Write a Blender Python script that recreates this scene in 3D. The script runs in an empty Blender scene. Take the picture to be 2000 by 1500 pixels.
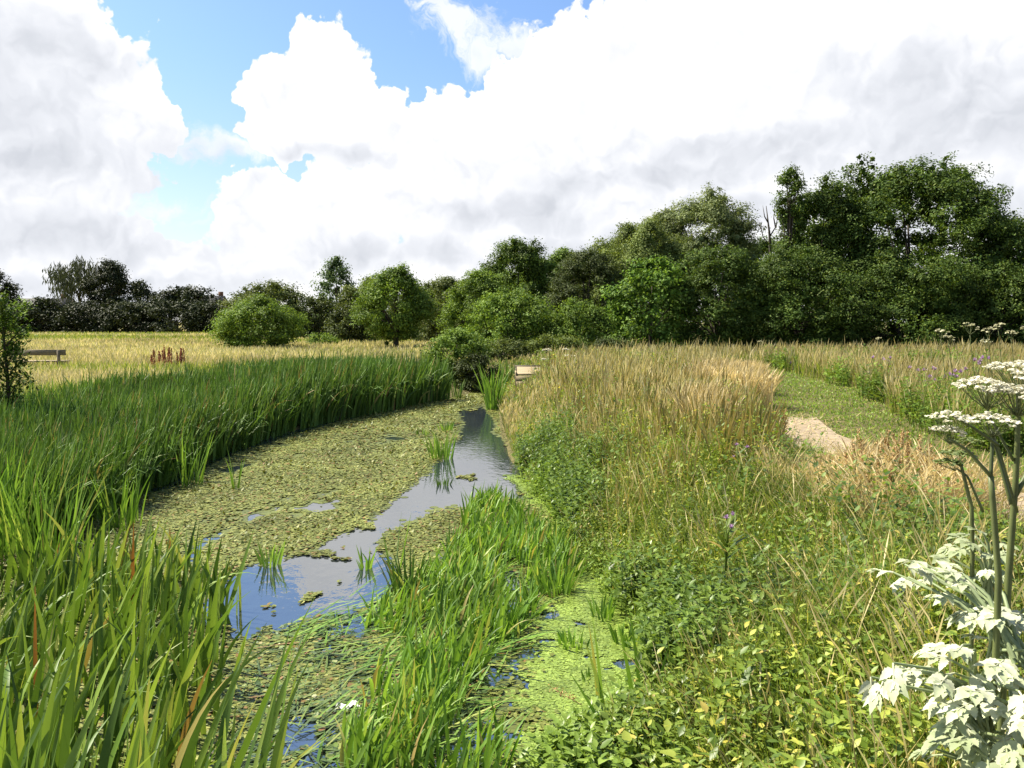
import bpy, math, numpy as np
from mathutils import Vector
R_ = math.radians
rng = np.random.default_rng(7)
scene = bpy.context.scene
COL = scene.collection

# ------------------------------------------------------------------ camera geometry
H = 2.5                      # eye height above the water
F = 1650.0                   # focal length in pixels of a 2000 px wide picture
PITCH = math.atan(125.0 / F)
CP, SP = math.cos(PITCH), math.sin(PITCH)

def ray(u, v):
    a, b = (u - 1000.0) / F, (750.0 - v) / F
    return a, CP + b * SP, -SP + b * CP          # x, y, z

def at_z(u, v, z=0.0):
    x, y, zz = ray(u, v)
    k = (z - H) / zz
    return x * k, y * k

def at_y(u, v, y):
    x, yy, zz = ray(u, v)
    k = y / yy
    return x * k, H + zz * k

# ------------------------------------------------------------------ numpy noise
def _hash(ix, iy, s):
    h = (ix.astype(np.int64) * 374761393 + iy.astype(np.int64) * 668265263 + s * 974711) & 0x7fffffff
    h = ((h ^ (h >> 13)) * 1274126177) & 0x7fffffff
    return ((h ^ (h >> 16)) & 0xffff) / 65535.0

def vnoise(x, y, s=0):
    x = np.asarray(x, float); y = np.asarray(y, float)
    ix, iy = np.floor(x), np.floor(y)
    fx, fy = x - ix, y - iy
    fx = fx * fx * (3 - 2 * fx); fy = fy * fy * (3 - 2 * fy)
    a, b = _hash(ix, iy, s), _hash(ix + 1, iy, s)
    c, d = _hash(ix, iy + 1, s), _hash(ix + 1, iy + 1, s)
    return (a * (1 - fx) + b * fx) * (1 - fy) + (c * (1 - fx) + d * fx) * fy

def fbm(x, y, s=0, o=4):
    t, a, n = 0, 0.5, 0
    for i in range(o):
        t = t + a * vnoise(x * 2 ** i, y * 2 ** i, s + i * 17); n += a; a *= 0.5
    return t / n

def sstep(a, b, x):
    t = np.clip((x - a) / (b - a), 0, 1)
    return t * t * (3 - 2 * t)

def inpoly(x, y, poly):
    r = np.zeros(np.shape(x), bool)
    n = len(poly)
    for i in range(n):
        x1, y1 = poly[i]; x2, y2 = poly[(i + 1) % n]
        c = (y1 > y) != (y2 > y)
        with np.errstate(divide='ignore', invalid='ignore'):
            r ^= c & (x < (x2 - x1) * (y - y1) / (y2 - y1 + 1e-12) + x1)
    return r

# ------------------------------------------------------------------ the stream's outline
def edge(px):
    p = sorted([at_z(u, v)[::-1] for u, v in px])
    return np.array([a for a, _ in p]), np.array([b for _, b in p])
LY, LX = edge([(945, 758), (905, 774), (790, 794), (640, 822), (500, 858), (380, 905), (280, 955), (150, 1020), (40, 1090), (-160, 1200)])
RY, RX = edge([(965, 757), (972, 800), (985, 850), (1000, 890), (1040, 940), (1090, 985), (1110, 1040), (1120, 1080), (1190, 1130), (1235, 1200), (1300, 1260), (1310, 1330), (1260, 1400), (1200, 1450), (1130, 1500)])
LY = np.concatenate([[-6.0], LY]); LX = np.concatenate([[-2.8], LX])
RY = np.concatenate([[-6.0], RY]); RX = np.concatenate([[0.7], RX])
def Lx(y): return np.interp(y, LY, LX)
def Rx(y): return np.interp(y, RY, RX)
YEND = LY[-1] - 0.6

def height(x, y):
    x = np.asarray(x, float); y = np.asarray(y, float)
    sl = Lx(y) - x; sr = x - Rx(y)
    s = np.maximum(sl, sr)
    zw = -0.45 + 0.5 * sstep(-0.7, 0.05, s)
    zl = 0.05 + 0.30 * sstep(0, 1.6, sl) + 0.35 * sstep(2.2, 5.0, sl)
    zr = 0.05 + 0.75 * sstep(0, 2.2, sr)
    z = np.where(sl > 0, zl, np.where(sr > 0, zr, zw))
    k = sstep(YEND, YEND + 3.0, y)
    z = z * (1 - k) + 0.72 * k
    far = sstep(140, 500, np.hypot(x, y))
    return z - far * 1.0

# path: sandy tread with a mown strip beside it
def path_c(y): return np.interp(y, [-5, 5, 8, 11, 12.5, 14.5, 17, 20, 24, 30, 40], [4.9, 4.75, 4.6, 4.2, 4.35, 4.85, 5.55, 6.15, 6.7, 7.2, 8.0])

# ------------------------------------------------------------------ mesh helpers
class MB:
    def __init__(s): s.v, s.q, s.t, s.n = [], [], [], 0
    def add(s, v, q=None, t=None):
        v = np.asarray(v, np.float32).reshape(-1, 3)
        if q is not None and len(q): s.q.append(np.asarray(q, np.int32).reshape(-1, 4) + s.n)
        if t is not None and len(t): s.t.append(np.asarray(t, np.int32).reshape(-1, 3) + s.n)
        s.v.append(v); s.n += len(v)
        return s
    def mesh(s, name, mat, smooth=False):
        me = bpy.data.meshes.new(name)
        v = np.concatenate(s.v) if s.v else np.zeros((0, 3), np.float32)
        q = np.concatenate(s.q) if s.q else np.zeros((0, 4), np.int32)
        t = np.concatenate(s.t) if s.t else np.zeros((0, 3), np.int32)
        me.vertices.add(len(v)); me.vertices.foreach_set('co', v.ravel())
        loops = np.concatenate([q.ravel(), t.ravel()]).astype(np.int32)
        me.loops.add(len(loops)); me.loops.foreach_set('vertex_index', loops)
        me.polygons.add(len(q) + len(t))
        ls = np.concatenate([np.arange(len(q)) * 4, len(q) * 4 + np.arange(len(t)) * 3]).astype(np.int32)
        me.polygons.foreach_set('loop_start', ls)
        if smooth: me.polygons.foreach_set('use_smooth', np.ones(len(q) + len(t), bool))
        me.update(calc_edges=True)
        me.materials.append(mat)
        return me
    def obj(s, name, mat, parent=None, smooth=False):
        o = bpy.data.objects.new(name, s.mesh(name, mat, smooth)); COL.objects.link(o)
        if parent is not None:
            o.parent = parent
            o.matrix_parent_inverse = parent.matrix_basis.inverted()
        return o

def tag(o, label=None, cat=None, group=None, kind=None):
    if label: o['label'] = label
    if cat: o['category'] = cat
    if group: o['group'] = group
    if kind: o['kind'] = kind
    return o

def thing(name, label, cat, loc, group=None):
    o = bpy.data.objects.new(name, None); COL.objects.link(o)
    o.empty_display_size = 0.2
    o.location = loc
    return tag(o, label, cat, group)

PROF = {
    'blade': lambda t: np.clip(np.minimum(0.75 + t * 1.2, 1.0) * np.clip((1 - t) * 2.2, 0.04, 1) ** 0.8, 0.04, 1),
    'stem': lambda t: np.clip(1 - 0.7 * t, 0.2, 1),
    'leaf': lambda t: np.clip(np.sin(np.pi * np.clip(t, 0, 1) ** 0.75) ** 0.8, 0.05, 1),
    'strip': lambda t: np.ones_like(t),
}
def seed_prof(t0):
    return lambda t: np.where(t < t0, 0.22, np.clip(np.sin(np.pi * np.clip((t - t0) / (1 - t0), 0, 1) ** 0.8), 0.12, 1))

def blades(mb, P, h, w, az, lean, droop=0.0, seg=4, prof='blade', twist=0.0, face=None, fold=0.0):
    """N tapering strips: P roots, h lengths, w widths, az lean direction, lean start angle from vertical, droop added towards the tip."""
    P = np.asarray(P, float); N = len(P)
    if N == 0: return mb
    b = lambda a: np.broadcast_to(np.asarray(a, float), (N,)).copy()
    h, w, az, lean, droop, twist = map(b, (h, w, az, lean, droop, twist))
    t = np.linspace(0, 1, seg + 1)
    tm = (t[1:] + t[:-1]) / 2
    phi = lean[:, None] + droop[:, None] * tm[None] ** 1.6
    st = h[:, None] / seg
    dxy = np.concatenate([np.zeros((N, 1)), np.cumsum(np.sin(phi) * st, 1)], 1)
    dz = np.concatenate([np.zeros((N, 1)), np.cumsum(np.cos(phi) * st, 1)], 1)
    ca, sa = np.cos(az)[:, None], np.sin(az)[:, None]
    c = np.stack([P[:, 0:1] + dxy * ca, P[:, 1:2] + dxy * sa, P[:, 2:3] + dz], -1)
    f0 = (az + np.pi / 2) if face is None else b(face)
    be = f0[:, None] + twist[:, None] * t[None]
    pr = PROF[prof](t) if isinstance(prof, str) else prof(t)
    hw = (w[:, None] * pr[None] / 2)[..., None]
    s = np.stack([np.cos(be), np.sin(be), np.zeros_like(be)], -1) * hw
    if fold:
        ph = np.concatenate([phi[:, :1], phi], 1)
        nrm = np.stack([-np.cos(ph) * ca, -np.cos(ph) * sa, np.sin(ph)], -1)
        V = np.stack([c - s, c - nrm * hw * fold, c + s], 2)
        k = 3
    else:
        V = np.stack([c - s, c + s], 2); k = 2
    base = (np.arange(N) * (seg + 1) * k)[:, None, None]
    r = (np.arange(seg) * k)[None, :, None]
    j = np.arange(k - 1)[None, None, :]
    a = base + r + j
    q = np.stack([a, a + 1, a + 1 + k, a + k], -1).reshape(-1, 4)
    return mb.add(V.reshape(-1, 3), q)

def leafquads(mb, P, N3, l, w, fold=0.15):
    """folded rhombic leaves at P, normals N3."""
    n = len(P)
    if n == 0: return mb
    rnd = rng.normal(size=(n, 3))
    a = np.cross(N3, rnd); a /= np.linalg.norm(a, axis=1, keepdims=True) + 1e-9
    bb = np.cross(N3, a)
    l = np.broadcast_to(l, (n,))[:, None]; w = np.broadcast_to(w, (n,))[:, None]
    up = N3 * w * fold
    V = np.stack([P - a * l / 2, P + bb * w / 2 + up, P + a * l / 2, P - bb * w / 2 + up], 1)
    i = np.arange(n)[:, None] * 4
    T = np.concatenate([i + [[0, 1, 2]], i + [[0, 2, 3]]], 0)
    return mb.add(V.reshape(-1, 3), None, T)

def discs(mb, P, N3, r, asp=1.0, k=6):
    n = len(P)
    if n == 0: return mb
    rnd = rng.normal(size=(n, 3))
    a = np.cross(N3, rnd); a /= np.linalg.norm(a, axis=1, keepdims=True) + 1e-9
    b = np.cross(N3, a)
    r = np.broadcast_to(r, (n,))[:, None]
    V = []
    for i in range(k):
        th = 2 * np.pi * i / k
        V.append(P + a * r * math.cos(th) * asp + b * r * math.sin(th))
    V = np.stack(V, 1)
    i = np.arange(n)[:, None] * k
    if k == 4:
        return mb.add(V.reshape(-1, 3), i + [[0, 1, 2, 3]])
    q = np.concatenate([i + [[0, 1, 2, 3]], i + [[0, 3, 4, 5]]], 0)
    return mb.add(V.reshape(-1, 3), q)

def tube(mb, pts, rad, k=6, cap=True):
    pts = np.asarray(pts, float); n = len(pts)
    rad = np.broadcast_to(np.asarray(rad, float), (n,))
    d = np.gradient(pts, axis=0); d /= np.linalg.norm(d, axis=1, keepdims=True) + 1e-9
    ref = np.array([0, 0, 1.0]) if abs(d[:, 2]).mean() < 0.8 else np.array([1.0, 0, 0])
    s = np.cross(d, ref); s /= np.linalg.norm(s, axis=1, keepdims=True) + 1e-9
    t = np.cross(d, s)
    th = np.arange(k) * 2 * np.pi / k
    V = pts[:, None] + rad[:, None, None] * (np.cos(th)[None, :, None] * s[:, None] + np.sin(th)[None, :, None] * t[:, None])
    a = (np.arange(n - 1) * k)[:, None] + np.arange(k)[None]
    b = (np.arange(n - 1) * k)[:, None] + ((np.arange(k) + 1) % k)[None]
    q = np.stack([a, b, b + k, a + k], -1).reshape(-1, 4)
    tr = None
    if cap:
        tr = [[0, i + 1, i] for i in range(1, k - 1)] + [[(n - 1) * k, (n - 1) * k + i, (n - 1) * k + i + 1] for i in range(1, k - 1)]
    return mb.add(V.reshape(-1, 3), q, tr)

def box(mb, c, s, rz=0.0, tilt=0.0, bev=0.006):
    """chamfered box: centre, full size, turn about z, tilt about its own x."""
    sx, sy, sz = [k / 2 for k in s]
    b = min(bev, min(sx, sy, sz) * 0.4)
    V = []
    for z, i in ((-sz, b), (-sz + b, 0), (sz - b, 0), (sz, b)):
        for x, y in ((-1, -1), (1, -1), (1, 1), (-1, 1)):
            V.append((x * (sx - i), y * (sy - i), z))
    V = np.array(V)
    ct, st = math.cos(tilt), math.sin(tilt)
    V = np.stack([V[:, 0], V[:, 1] * ct - V[:, 2] * st, V[:, 1] * st + V[:, 2] * ct], 1)
    cz, sn = math.cos(rz), math.sin(rz)
    V = np.stack([V[:, 0] * cz - V[:, 1] * sn, V[:, 0] * sn + V[:, 1] * cz, V[:, 2]], 1) + np.array(c)
    q = [[3, 2, 1, 0], [12, 13, 14, 15]]
    for r in range(3):
        for i in range(4):
            j = (i + 1) % 4
            q.append([r * 4 + i, r * 4 + j, r * 4 + 4 + j, r * 4 + 4 + i])
    return mb.add(V, q)

# ------------------------------------------------------------------ materials
def newmat(name):
    m = bpy.data.materials.new(name); m.use_nodes = True
    nt = m.node_tree; nt.nodes.clear()
    out = nt.nodes.new('ShaderNodeOutputMaterial')
    return m, nt, out

def ramp(nt, fac, stops):
    r = nt.nodes.new('ShaderNodeValToRGB')
    e = r.color_ramp.elements
    while len(e) < len(stops): e.new(0.5)
    for k, (p, c) in zip(e, stops):
        k.position = p; k.color = (*c, 1)
    nt.links.new(fac, r.inputs[0])
    return r.outputs[0]

def leaf_mat(name, stops, trans=0.35, rough=0.5, spec=0.35, nscale=0.35, namp=0.35, warm=(1.25, 1.2, 0.6)):
    m, nt, out = newmat(name)
    L = nt.links.new; N = nt.nodes.new
    g = N('ShaderNodeNewGeometry')
    col = ramp(nt, g.outputs['Random Per Island'], stops)
    no = N('ShaderNodeTexNoise'); no.inputs['Scale'].default_value = nscale; no.inputs['Detail'].default_value = 2
    L(g.outputs['Position'], no.inputs['Vector'])
    mr = N('ShaderNodeMapRange'); mr.inputs[1].default_value = 0.3; mr.inputs[2].default_value = 0.7
    mr.inputs[3].default_value = 1 - namp; mr.inputs[4].default_value = 1 + namp
    L(no.outputs[0], mr.inputs[0])
    vm = N('ShaderNodeVectorMath'); vm.operation = 'SCALE'
    L(col, vm.inputs[0]); L(mr.outputs[0], vm.inputs['Scale'])
    p = N('ShaderNodeBsdfPrincipled'); p.inputs['Roughness'].default_value = rough; p.inputs['Specular IOR Level'].default_value = spec
    L(vm.outputs[0], p.inputs['Base Color'])
    t = N('ShaderNodeBsdfTranslucent')
    wm = N('ShaderNodeVectorMath'); wm.operation = 'MULTIPLY'; wm.inputs[1].default_value = warm
    L(vm.outputs[0], wm.inputs[0]); L(wm.outputs[0], t.inputs['Color'])
    mx = N('ShaderNodeMixShader'); mx.inputs[0].default_value = trans
    L(p.outputs[0], mx.inputs[1]); L(t.outputs[0], mx.inputs[2]); L(mx.outputs[0], out.inputs['Surface'])
    return m

def solid_mat(name, c1, c2, scale=8, rough=0.8, stretch=(1, 1, 1), bump=0.3, spec=0.3):
    m, nt, out = newmat(name)
    L = nt.links.new; N = nt.nodes.new
    g = N('ShaderNodeTexCoord')
    mp = N('ShaderNodeMapping'); mp.inputs['Scale'].default_value = stretch
    L(g.outputs['Object'], mp.inputs[0])
    no = N('ShaderNodeTexNoise'); no.inputs['Scale'].default_value = scale; no.inputs['Detail'].default_value = 6
    L(mp.outputs[0], no.inputs['Vector'])
    col = ramp(nt, no.outputs[0], [(0.3, c1), (0.7, c2)])
    p = N('ShaderNodeBsdfPrincipled'); p.inputs['Roughness'].default_value = rough; p.inputs['Specular IOR Level'].default_value = spec
    L(col, p.inputs['Base Color'])
    bp = N('ShaderNodeBump'); bp.inputs['Strength'].default_value = bump; bp.inputs['Distance'].default_value = 0.02
    L(no.outputs[0], bp.inputs['Height']); L(bp.outputs[0], p.inputs['Normal'])
    L(p.outputs[0], out.inputs['Surface'])
    return m

M = {}
# tree foliage
M['oak'] = leaf_mat('oak_leaves', [(0, (.030, .058, .011)), (.5, (.062, .108, .019)), (.85, (.105, .16, .028)), (1, (.16, .20, .042))], .28, .6, .15, .5, .35)
M['hedge'] = leaf_mat('shaded_hedge_leaves', [(0, (.017, .025, .011)), (.6, (.030, .042, .016)), (1, (.055, .066, .023))], .15, .6, .15, .15, .35)  # leaf colour darkened to stand for the cloud shadow over the far hedge
M['weep'] = leaf_mat('weeping_leaves', [(0, (.03, .04, .022)), (.6, (.05, .062, .035)), (1, (.075, .09, .05))], .3, .6, .15, .2, .2)
M['willow'] = leaf_mat('willow_leaves', [(0, (.085, .125, .03)), (.5, (.15, .20, .05)), (1, (.22, .27, .085))], .3, .6, .15, .4, .3)
M['willow2'] = leaf_mat('pale_willow_leaves', [(0, (.09, .125, .045)), (.5, (.15, .19, .07)), (1, (.23, .27, .12))], .3, .6, .15, .4, .3)
M['mid'] = leaf_mat('hazel_leaves', [(0, (.055, .105, .018)), (.5, (.12, .195, .030)), (1, (.20, .28, .05))], .32, .6, .15, .5, .3)
M['bright'] = leaf_mat('maple_leaves', [(0, (.05, .105, .018)), (.5, (.11, .20, .03)), (.9, (.19, .295, .055)), (1, (.26, .36, .095))], .32, .6, .15, .6, .3)
M['dark'] = leaf_mat('thorn_leaves', [(0, (.036, .052, .016)), (.5, (.062, .086, .023)), (1, (.10, .125, .038))], .25, .6, .15, .5, .3)
M['olive'] = leaf_mat('sallow_leaves', [(0, (.05, .075, .02)), (.5, (.09, .122, .032)), (1, (.15, .18, .055))], .28, .6, .15, .5, .3)
M['poplar'] = leaf_mat('birch_leaves', [(0, (.05, .085, .035)), (.5, (.085, .14, .055)), (1, (.15, .22, .10))], .35, .6, .15, .5, .2)
M['sapling'] = leaf_mat('sapling_leaves', [(0, (.045, .085, .015)), (.5, (.09, .15, .025)), (1, (.17, .25, .05))], .4, .6, .15, .8, .3)
M['bark'] = solid_mat('bark', (.035, .028, .02), (.09, .075, .055), 9, .9, (1, 1, .25), .6)
# waterside
M['reed'] = leaf_mat('reed_leaves', [(0, (.045, .09, .015)), (.4, (.085, .165, .027)), (.90, (.15, .255, .05)), (.95, (.25, .28, .08)), (.98, (.34, .26, .11)), (1, (.20, .12, .045))], .20, .55, .25, .6, .25)
M['burreed'] = leaf_mat('bur_reed_leaves', [(0, (.06, .13, .018)), (.4, (.13, .25, .036)), (.88, (.23, .37, .065)), (.95, (.36, .40, .11)), (1, (.34, .25, .09))], .34, .48, .28, 1.2, .2)
M['frontreed'] = leaf_mat('front_reed_leaves', [(0, (.045, .09, .014)), (.45, (.105, .185, .028)), (.92, (.21, .30, .052)), (.975, (.30, .33, .09)), (.99, (.38, .27, .09)), (1, (.16, .07, .025))], .32, .48, .28, 1.0, .2)
M['pond'] = leaf_mat('pondweed_leaves', [(0, (.085, .105, .022)), (.45, (.145, .168, .036)), (.8, (.20, .22, .05)), (.93, (.28, .28, .08)), (.95, (.17, .115, .035)), (1, (.22, .13, .045))], .12, .55, .25, .8, .22)
M['duck'] = leaf_mat('duckweed_leaves', [(0, (.115, .17, .026)), (.5, (.185, .265, .042)), (1, (.27, .36, .07))], .1, .4, .4, 2.2, .25)
# banks
M['straw'] = leaf_mat('dry_grass', [(0, (.20, .17, .05)), (.25, (.40, .34, .13)), (.6, (.56, .47, .22)), (.85, (.66, .57, .32)), (1, (.30, .31, .08))], .30, .6, .2, .6, .25, (1.1, 1.05, .8))
M['golden'] = leaf_mat('golden_grass', [(0, (.38, .30, .13)), (.5, (.58, .47, .24)), (1, (.72, .61, .36))], .30, .6, .2, .8, .2, (1.1, 1.05, .8))
M['green'] = leaf_mat('green_grass', [(0, (.08, .13, .02)), (.55, (.165, .24, .036)), (.9, (.26, .315, .062)), (1, (.43, .39, .14))], .36, .5, .3, .7, .25)
M['herb'] = leaf_mat('herb_leaves', [(0, (.07, .12, .017)), (.4, (.145, .22, .029)), (.75, (.24, .31, .05)), (.92, (.37, .40, .07)), (.97, (.56, .50, .10)), (1, (.27, .17, .07))], .36, .42, .4, 1.0, .25)
M['nettle'] = leaf_mat('nettle_leaves', [(0, (.05, .095, .014)), (.5, (.11, .18, .026)), (1, (.2, .28, .05))], .36, .40, .4, 1.4, .25)
M['cress'] = leaf_mat('cress_leaves', [(0, (.09, .15, .022)), (.5, (.17, .26, .038)), (1, (.27, .37, .075))], .36, .38, .4, 1.4, .2)
M['field'] = leaf_mat('field_grass', [(0, (.28, .29, .10)), (.35, (.44, .41, .17)), (.7, (.57, .50, .26)), (1, (.66, .57, .34))], .30, .6, .2, .16, .30, (1.1, 1.08, .8))
M['fieldgreen'] = leaf_mat('field_green_grass', [(0, (.14, .2, .04)), (.5, (.23, .29, .06)), (1, (.34, .37, .1))], .32, .6, .2, .12, .22)
M['mown'] = leaf_mat('mown_grass', [(0, (.13, .23, .04)), (.5, (.22, .34, .06)), (.9, (.32, .42, .10)), (1, (.46, .42, .17))], .34, .5, .3, .9, .2)
M['dock'] = leaf_mat('dock_seeds', [(0, (.20, .115, .045)), (.5, (.38, .245, .10)), (1, (.56, .40, .20))], .15, .7, .2, 2, .2)
M['dockred'] = leaf_mat('red_dock_seeds', [(0, (.17, .05, .035)), (.5, (.27, .09, .06)), (1, (.34, .16, .10))], .15, .7, .2, 2, .2)
M['brownstem'] = leaf_mat('brown_stems', [(0, (.28, .19, .08)), (.5, (.42, .31, .14)), (1, (.55, .43, .22))], .15, .7, .2, 2, .2)
M['purple'] = leaf_mat('purple_petals', [(0, (.32, .17, .36)), (1, (.55, .38, .55))], .3, .6, .2, 2, .1, (1, 1, 1))
M['umbel'] = leaf_mat('white_flowers', [(0, (.52, .50, .34)), (.5, (.70, .68, .55)), (1, (.80, .78, .70))], .3, .6, .2, 6, .06, (1, 1, .95))
M['cream'] = leaf_mat('cream_flowers', [(0, (.30, .30, .14)), (.5, (.48, .46, .28)), (1, (.62, .60, .44))], .3, .6, .2, 6, .06, (1, 1, .95))
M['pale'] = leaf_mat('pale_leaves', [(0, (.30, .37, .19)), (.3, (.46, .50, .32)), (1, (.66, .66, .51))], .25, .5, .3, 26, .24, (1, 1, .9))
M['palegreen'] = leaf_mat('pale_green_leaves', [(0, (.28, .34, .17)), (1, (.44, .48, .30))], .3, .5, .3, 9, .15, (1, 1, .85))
M['stem'] = leaf_mat('green_stems', [(0, (.075, .10, .03)), (1, (.14, .16, .055))], .1, .45, .4, 9, .3)
M['wood'] = solid_mat('weathered_wood', (.10, .085, .06), (.2, .17, .12), 14, .85, (.25, 4, 4), .4)
M['palewood'] = solid_mat('pale_wood', (.24, .19, .11), (.38, .31, .19), 14, .85, (.25, 4, 4), .4)
M['litter'] = solid_mat('white_plastic', (.75, .75, .72), (.85, .85, .83), 10, .4)
M['brick'] = solid_mat('brick_wall', (.10, .05, .035), (.16, .09, .06), 3, .9)
M['slate'] = solid_mat('slate_roof', (.010, .010, .014), (.02, .02, .025), 3, .7)
M['glass'] = solid_mat('dark_window', (.02, .02, .025), (.03, .03, .035), 3, .15, bump=0)
M['mud'] = solid_mat('dark_mud', (.03, .024, .014), (.07, .05, .03), 5, .9)

def ground_mat():
    m, nt, out = newmat('ground_soil_and_turf')
    L = nt.links.new; N = nt.nodes.new
    g = N('ShaderNodeNewGeometry')
    no = N('ShaderNodeTexNoise'); no.inputs['Scale'].default_value = 0.11; no.inputs['Detail'].default_value = 8; no.inputs['Roughness'].default_value = .62
    L(g.outputs['Position'], no.inputs['Vector'])
    c1 = ramp(nt, no.outputs[0], [(.35, (.19, .23, .055)), (.48, (.33, .29, .11)), (.62, (.42, .34, .16))])
    n2 = N('ShaderNodeTexNoise'); n2.inputs['Scale'].default_value = 14; n2.inputs['Detail'].default_value = 6
    L(g.outputs['Position'], n2.inputs['Vector'])
    c2 = ramp(nt, n2.outputs[0], [(.3, (.045, .045, .018)), (.7, (.15, .13, .055))])
    mk = N('ShaderNodeAttribute'); mk.attribute_name = 'field'
    mix = N('ShaderNodeMix'); mix.data_type = 'RGBA'
    L(mk.outputs['Fac'], mix.inputs['Factor']); L(c2, mix.inputs['A']); L(c1, mix.inputs['B'])
    mv = N('ShaderNodeMapRange'); mv.inputs[3].default_value = .7; mv.inputs[4].default_value = 1.25
    L(n2.outputs[0], mv.inputs[0])
    sc = N('ShaderNodeVectorMath'); sc.operation = 'SCALE'
    L(mix.outputs['Result'], sc.inputs[0]); L(mv.outputs[0], sc.inputs['Scale'])
    p = N('ShaderNodeBsdfPrincipled'); p.inputs['Roughness'].default_value = .95; p.inputs['Specular IOR Level'].default_value = .1
    L(sc.outputs[0], p.inputs['Base Color'])
    bp = N('ShaderNodeBump'); bp.inputs['Strength'].default_value = .8; bp.inputs['Distance'].default_value = .05
    L(n2.outputs[0], bp.inputs['Height']); L(bp.outputs[0], p.inputs['Normal'])
    L(p.outputs[0], out.inputs['Surface'])
    return m

def water_mat():
    m, nt, out = newmat('stream_water')
    L = nt.links.new; N = nt.nodes.new
    g = N('ShaderNodeNewGeometry')
    mp = N('ShaderNodeMapping'); mp.inputs['Scale'].default_value = (1.0, 0.6, 1); mp.inputs['Rotation'].default_value = (0, 0, R_(12))
    L(g.outputs['Position'], mp.inputs[0])
    n1 = N('ShaderNodeTexNoise'); n1.inputs['Scale'].default_value = 9; n1.inputs['Detail'].default_value = 3
    n2 = N('ShaderNodeTexNoise'); n2.inputs['Scale'].default_value = 1.3; n2.inputs['Detail'].default_value = 2
    L(mp.outputs[0], n1.inputs['Vector']); L(mp.outputs[0], n2.inputs['Vector'])
    mul = N('ShaderNodeMath'); mul.operation = 'MULTIPLY'; L(n1.outputs[0], mul.inputs[0]); L(n2.outputs[0], mul.inputs[1])
    bp = N('ShaderNodeBump'); bp.inputs['Strength'].default_value = .16; bp.inputs['Distance'].default_value = .035
    L(mul.outputs[0], bp.inputs['Height'])
    p = N('ShaderNodeBsdfPrincipled'); p.inputs['Base Color'].default_value = (.018, .024, .030, 1)
    p.inputs['Roughness'].default_value = .04; p.inputs['IOR'].default_value = 4.2
    L(bp.outputs[0], p.inputs['Normal']); L(p.outputs[0], out.inputs['Surface'])
    return m

# ------------------------------------------------------------------ ground sheet, water, path
def axis(fine_lo, fine_hi, step, far):
    a = list(np.arange(fine_lo, fine_hi + 1e-6, step)); d = step
    lo, hi = [fine_lo], [fine_hi]
    while hi[-1] < far: d *= 1.25; hi.append(hi[-1] + d)
    d = step
    while lo[-1] > -far: d *= 1.25; lo.append(lo[-1] - d)
    return np.array(lo[:0:-1] + a + hi[1:])
gx, gy = axis(-14, 12, .25, 900), axis(-6, 38, .25, 900)
GX, GY = np.meshgrid(gx, gy)
GZ = height(GX, GY) + (fbm(GX * .9, GY * .9, 3) - .5) * .10 * sstep(-.2, 1.2, np.maximum(Lx(GY) - GX, GX - Rx(GY)) + 5 * sstep(YEND, YEND + 2, GY)) * (1 - sstep(-1.4, -.6, GX - path_c(GY)) * (1 - sstep(2.9, 3.6, GX - path_c(GY))))
nx, ny = len(gx), len(gy)
ii = (np.arange(ny - 1)[:, None] * nx + np.arange(nx - 1)[None]).ravel()
mb = MB().add(np.stack([GX, GY, GZ], -1), np.stack([ii, ii + 1, ii + 1 + nx, ii + nx], 1))
ground = tag(mb.obj('ground', ground_mat(), smooth=True), kind='structure')
fieldmask = np.maximum(sstep(4.5, 7, Lx(GY) - GX), sstep(40, 60, GY))
fieldmask = fieldmask * (1 - sstep(-20, 5, GX) * sstep(35, 40, GY) * .9)
at = ground.data.attributes.new('field', 'FLOAT', 'POINT'); at.data.foreach_set('value', fieldmask.ravel().astype(np.float32))

wy = np.arange(-5, YEND + 3.01, .5)
wl, wr = Lx(wy) - 1.0, Rx(wy) + 1.0
V, q = [], []
for i in range(len(wy)):
    for k in range(9):
        V.append((wl[i] + (wr[i] - wl[i]) * k / 8, wy[i], 0.0))
for i in range(len(wy) - 1):
    for k in range(8):
        a = i * 9 + k; q.append((a, a + 1, a + 10, a + 9))
tag(MB().add(V, q).obj('water', water_mat(), smooth=True), kind='structure')

M['sand'] = solid_mat('sandy_path', (.21, .165, .11), (.33, .265, .185), 6, .95, bump=.5)
py = np.arange(-4, 14.9, .3)
V, q = [], []
for i, y in enumerate(py):
    c = path_c(y); wob = .12 * (float(vnoise(y * 1.1, 3.0, 5)) - .5)
    for k, dx in enumerate((-.54 + wob, -.3, 0, .25, .46 - wob)):
        V.append((c + dx, y, .8 + .012 + .008 * math.sin(k * 1.6)))
for i in range(len(py) - 1):
    for k in range(4):
        a = i * 5 + k; q.append((a, a + 1, a + 6, a + 5))
tag(MB().add(V, q).obj('path', M['sand'], smooth=True), kind='structure')

# ------------------------------------------------------------------ scattering
def scat(n, y0, y1, x0=None, x1=None, flat=0.0):
    """points spread over the ground, thinning with distance (flat=1: even)."""
    u = rng.random(n)
    y = y0 * (y1 / y0) ** u if not flat else y0 + (y1 - y0) * u
    lo = -(0.70 * y + 1.2) if x0 is None else np.broadcast_to(x0(y) if callable(x0) else x0, y.shape)
    hi = 0.70 * y + 1.2 if x1 is None else np.broadcast_to(x1(y) if callable(x1) else x1, y.shape)
    x = lo + (hi - lo) * rng.random(n)
    return x, y
def keep(x, y, m): return x[m], y[m]
def roots(x, y, dz=-.02): return np.stack([x, y, height(x, y) + dz], 1)
U = lambda n, a, b: a + (b - a) * rng.random(n)
TAU = 2 * np.pi
WIND = R_(15)      # the grasses lean a little to the right

def stuff(mb, name, mat, label, cat=None):
    o = mb.obj(name, mat); tag(o, label, cat, kind='stuff'); return o

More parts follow.
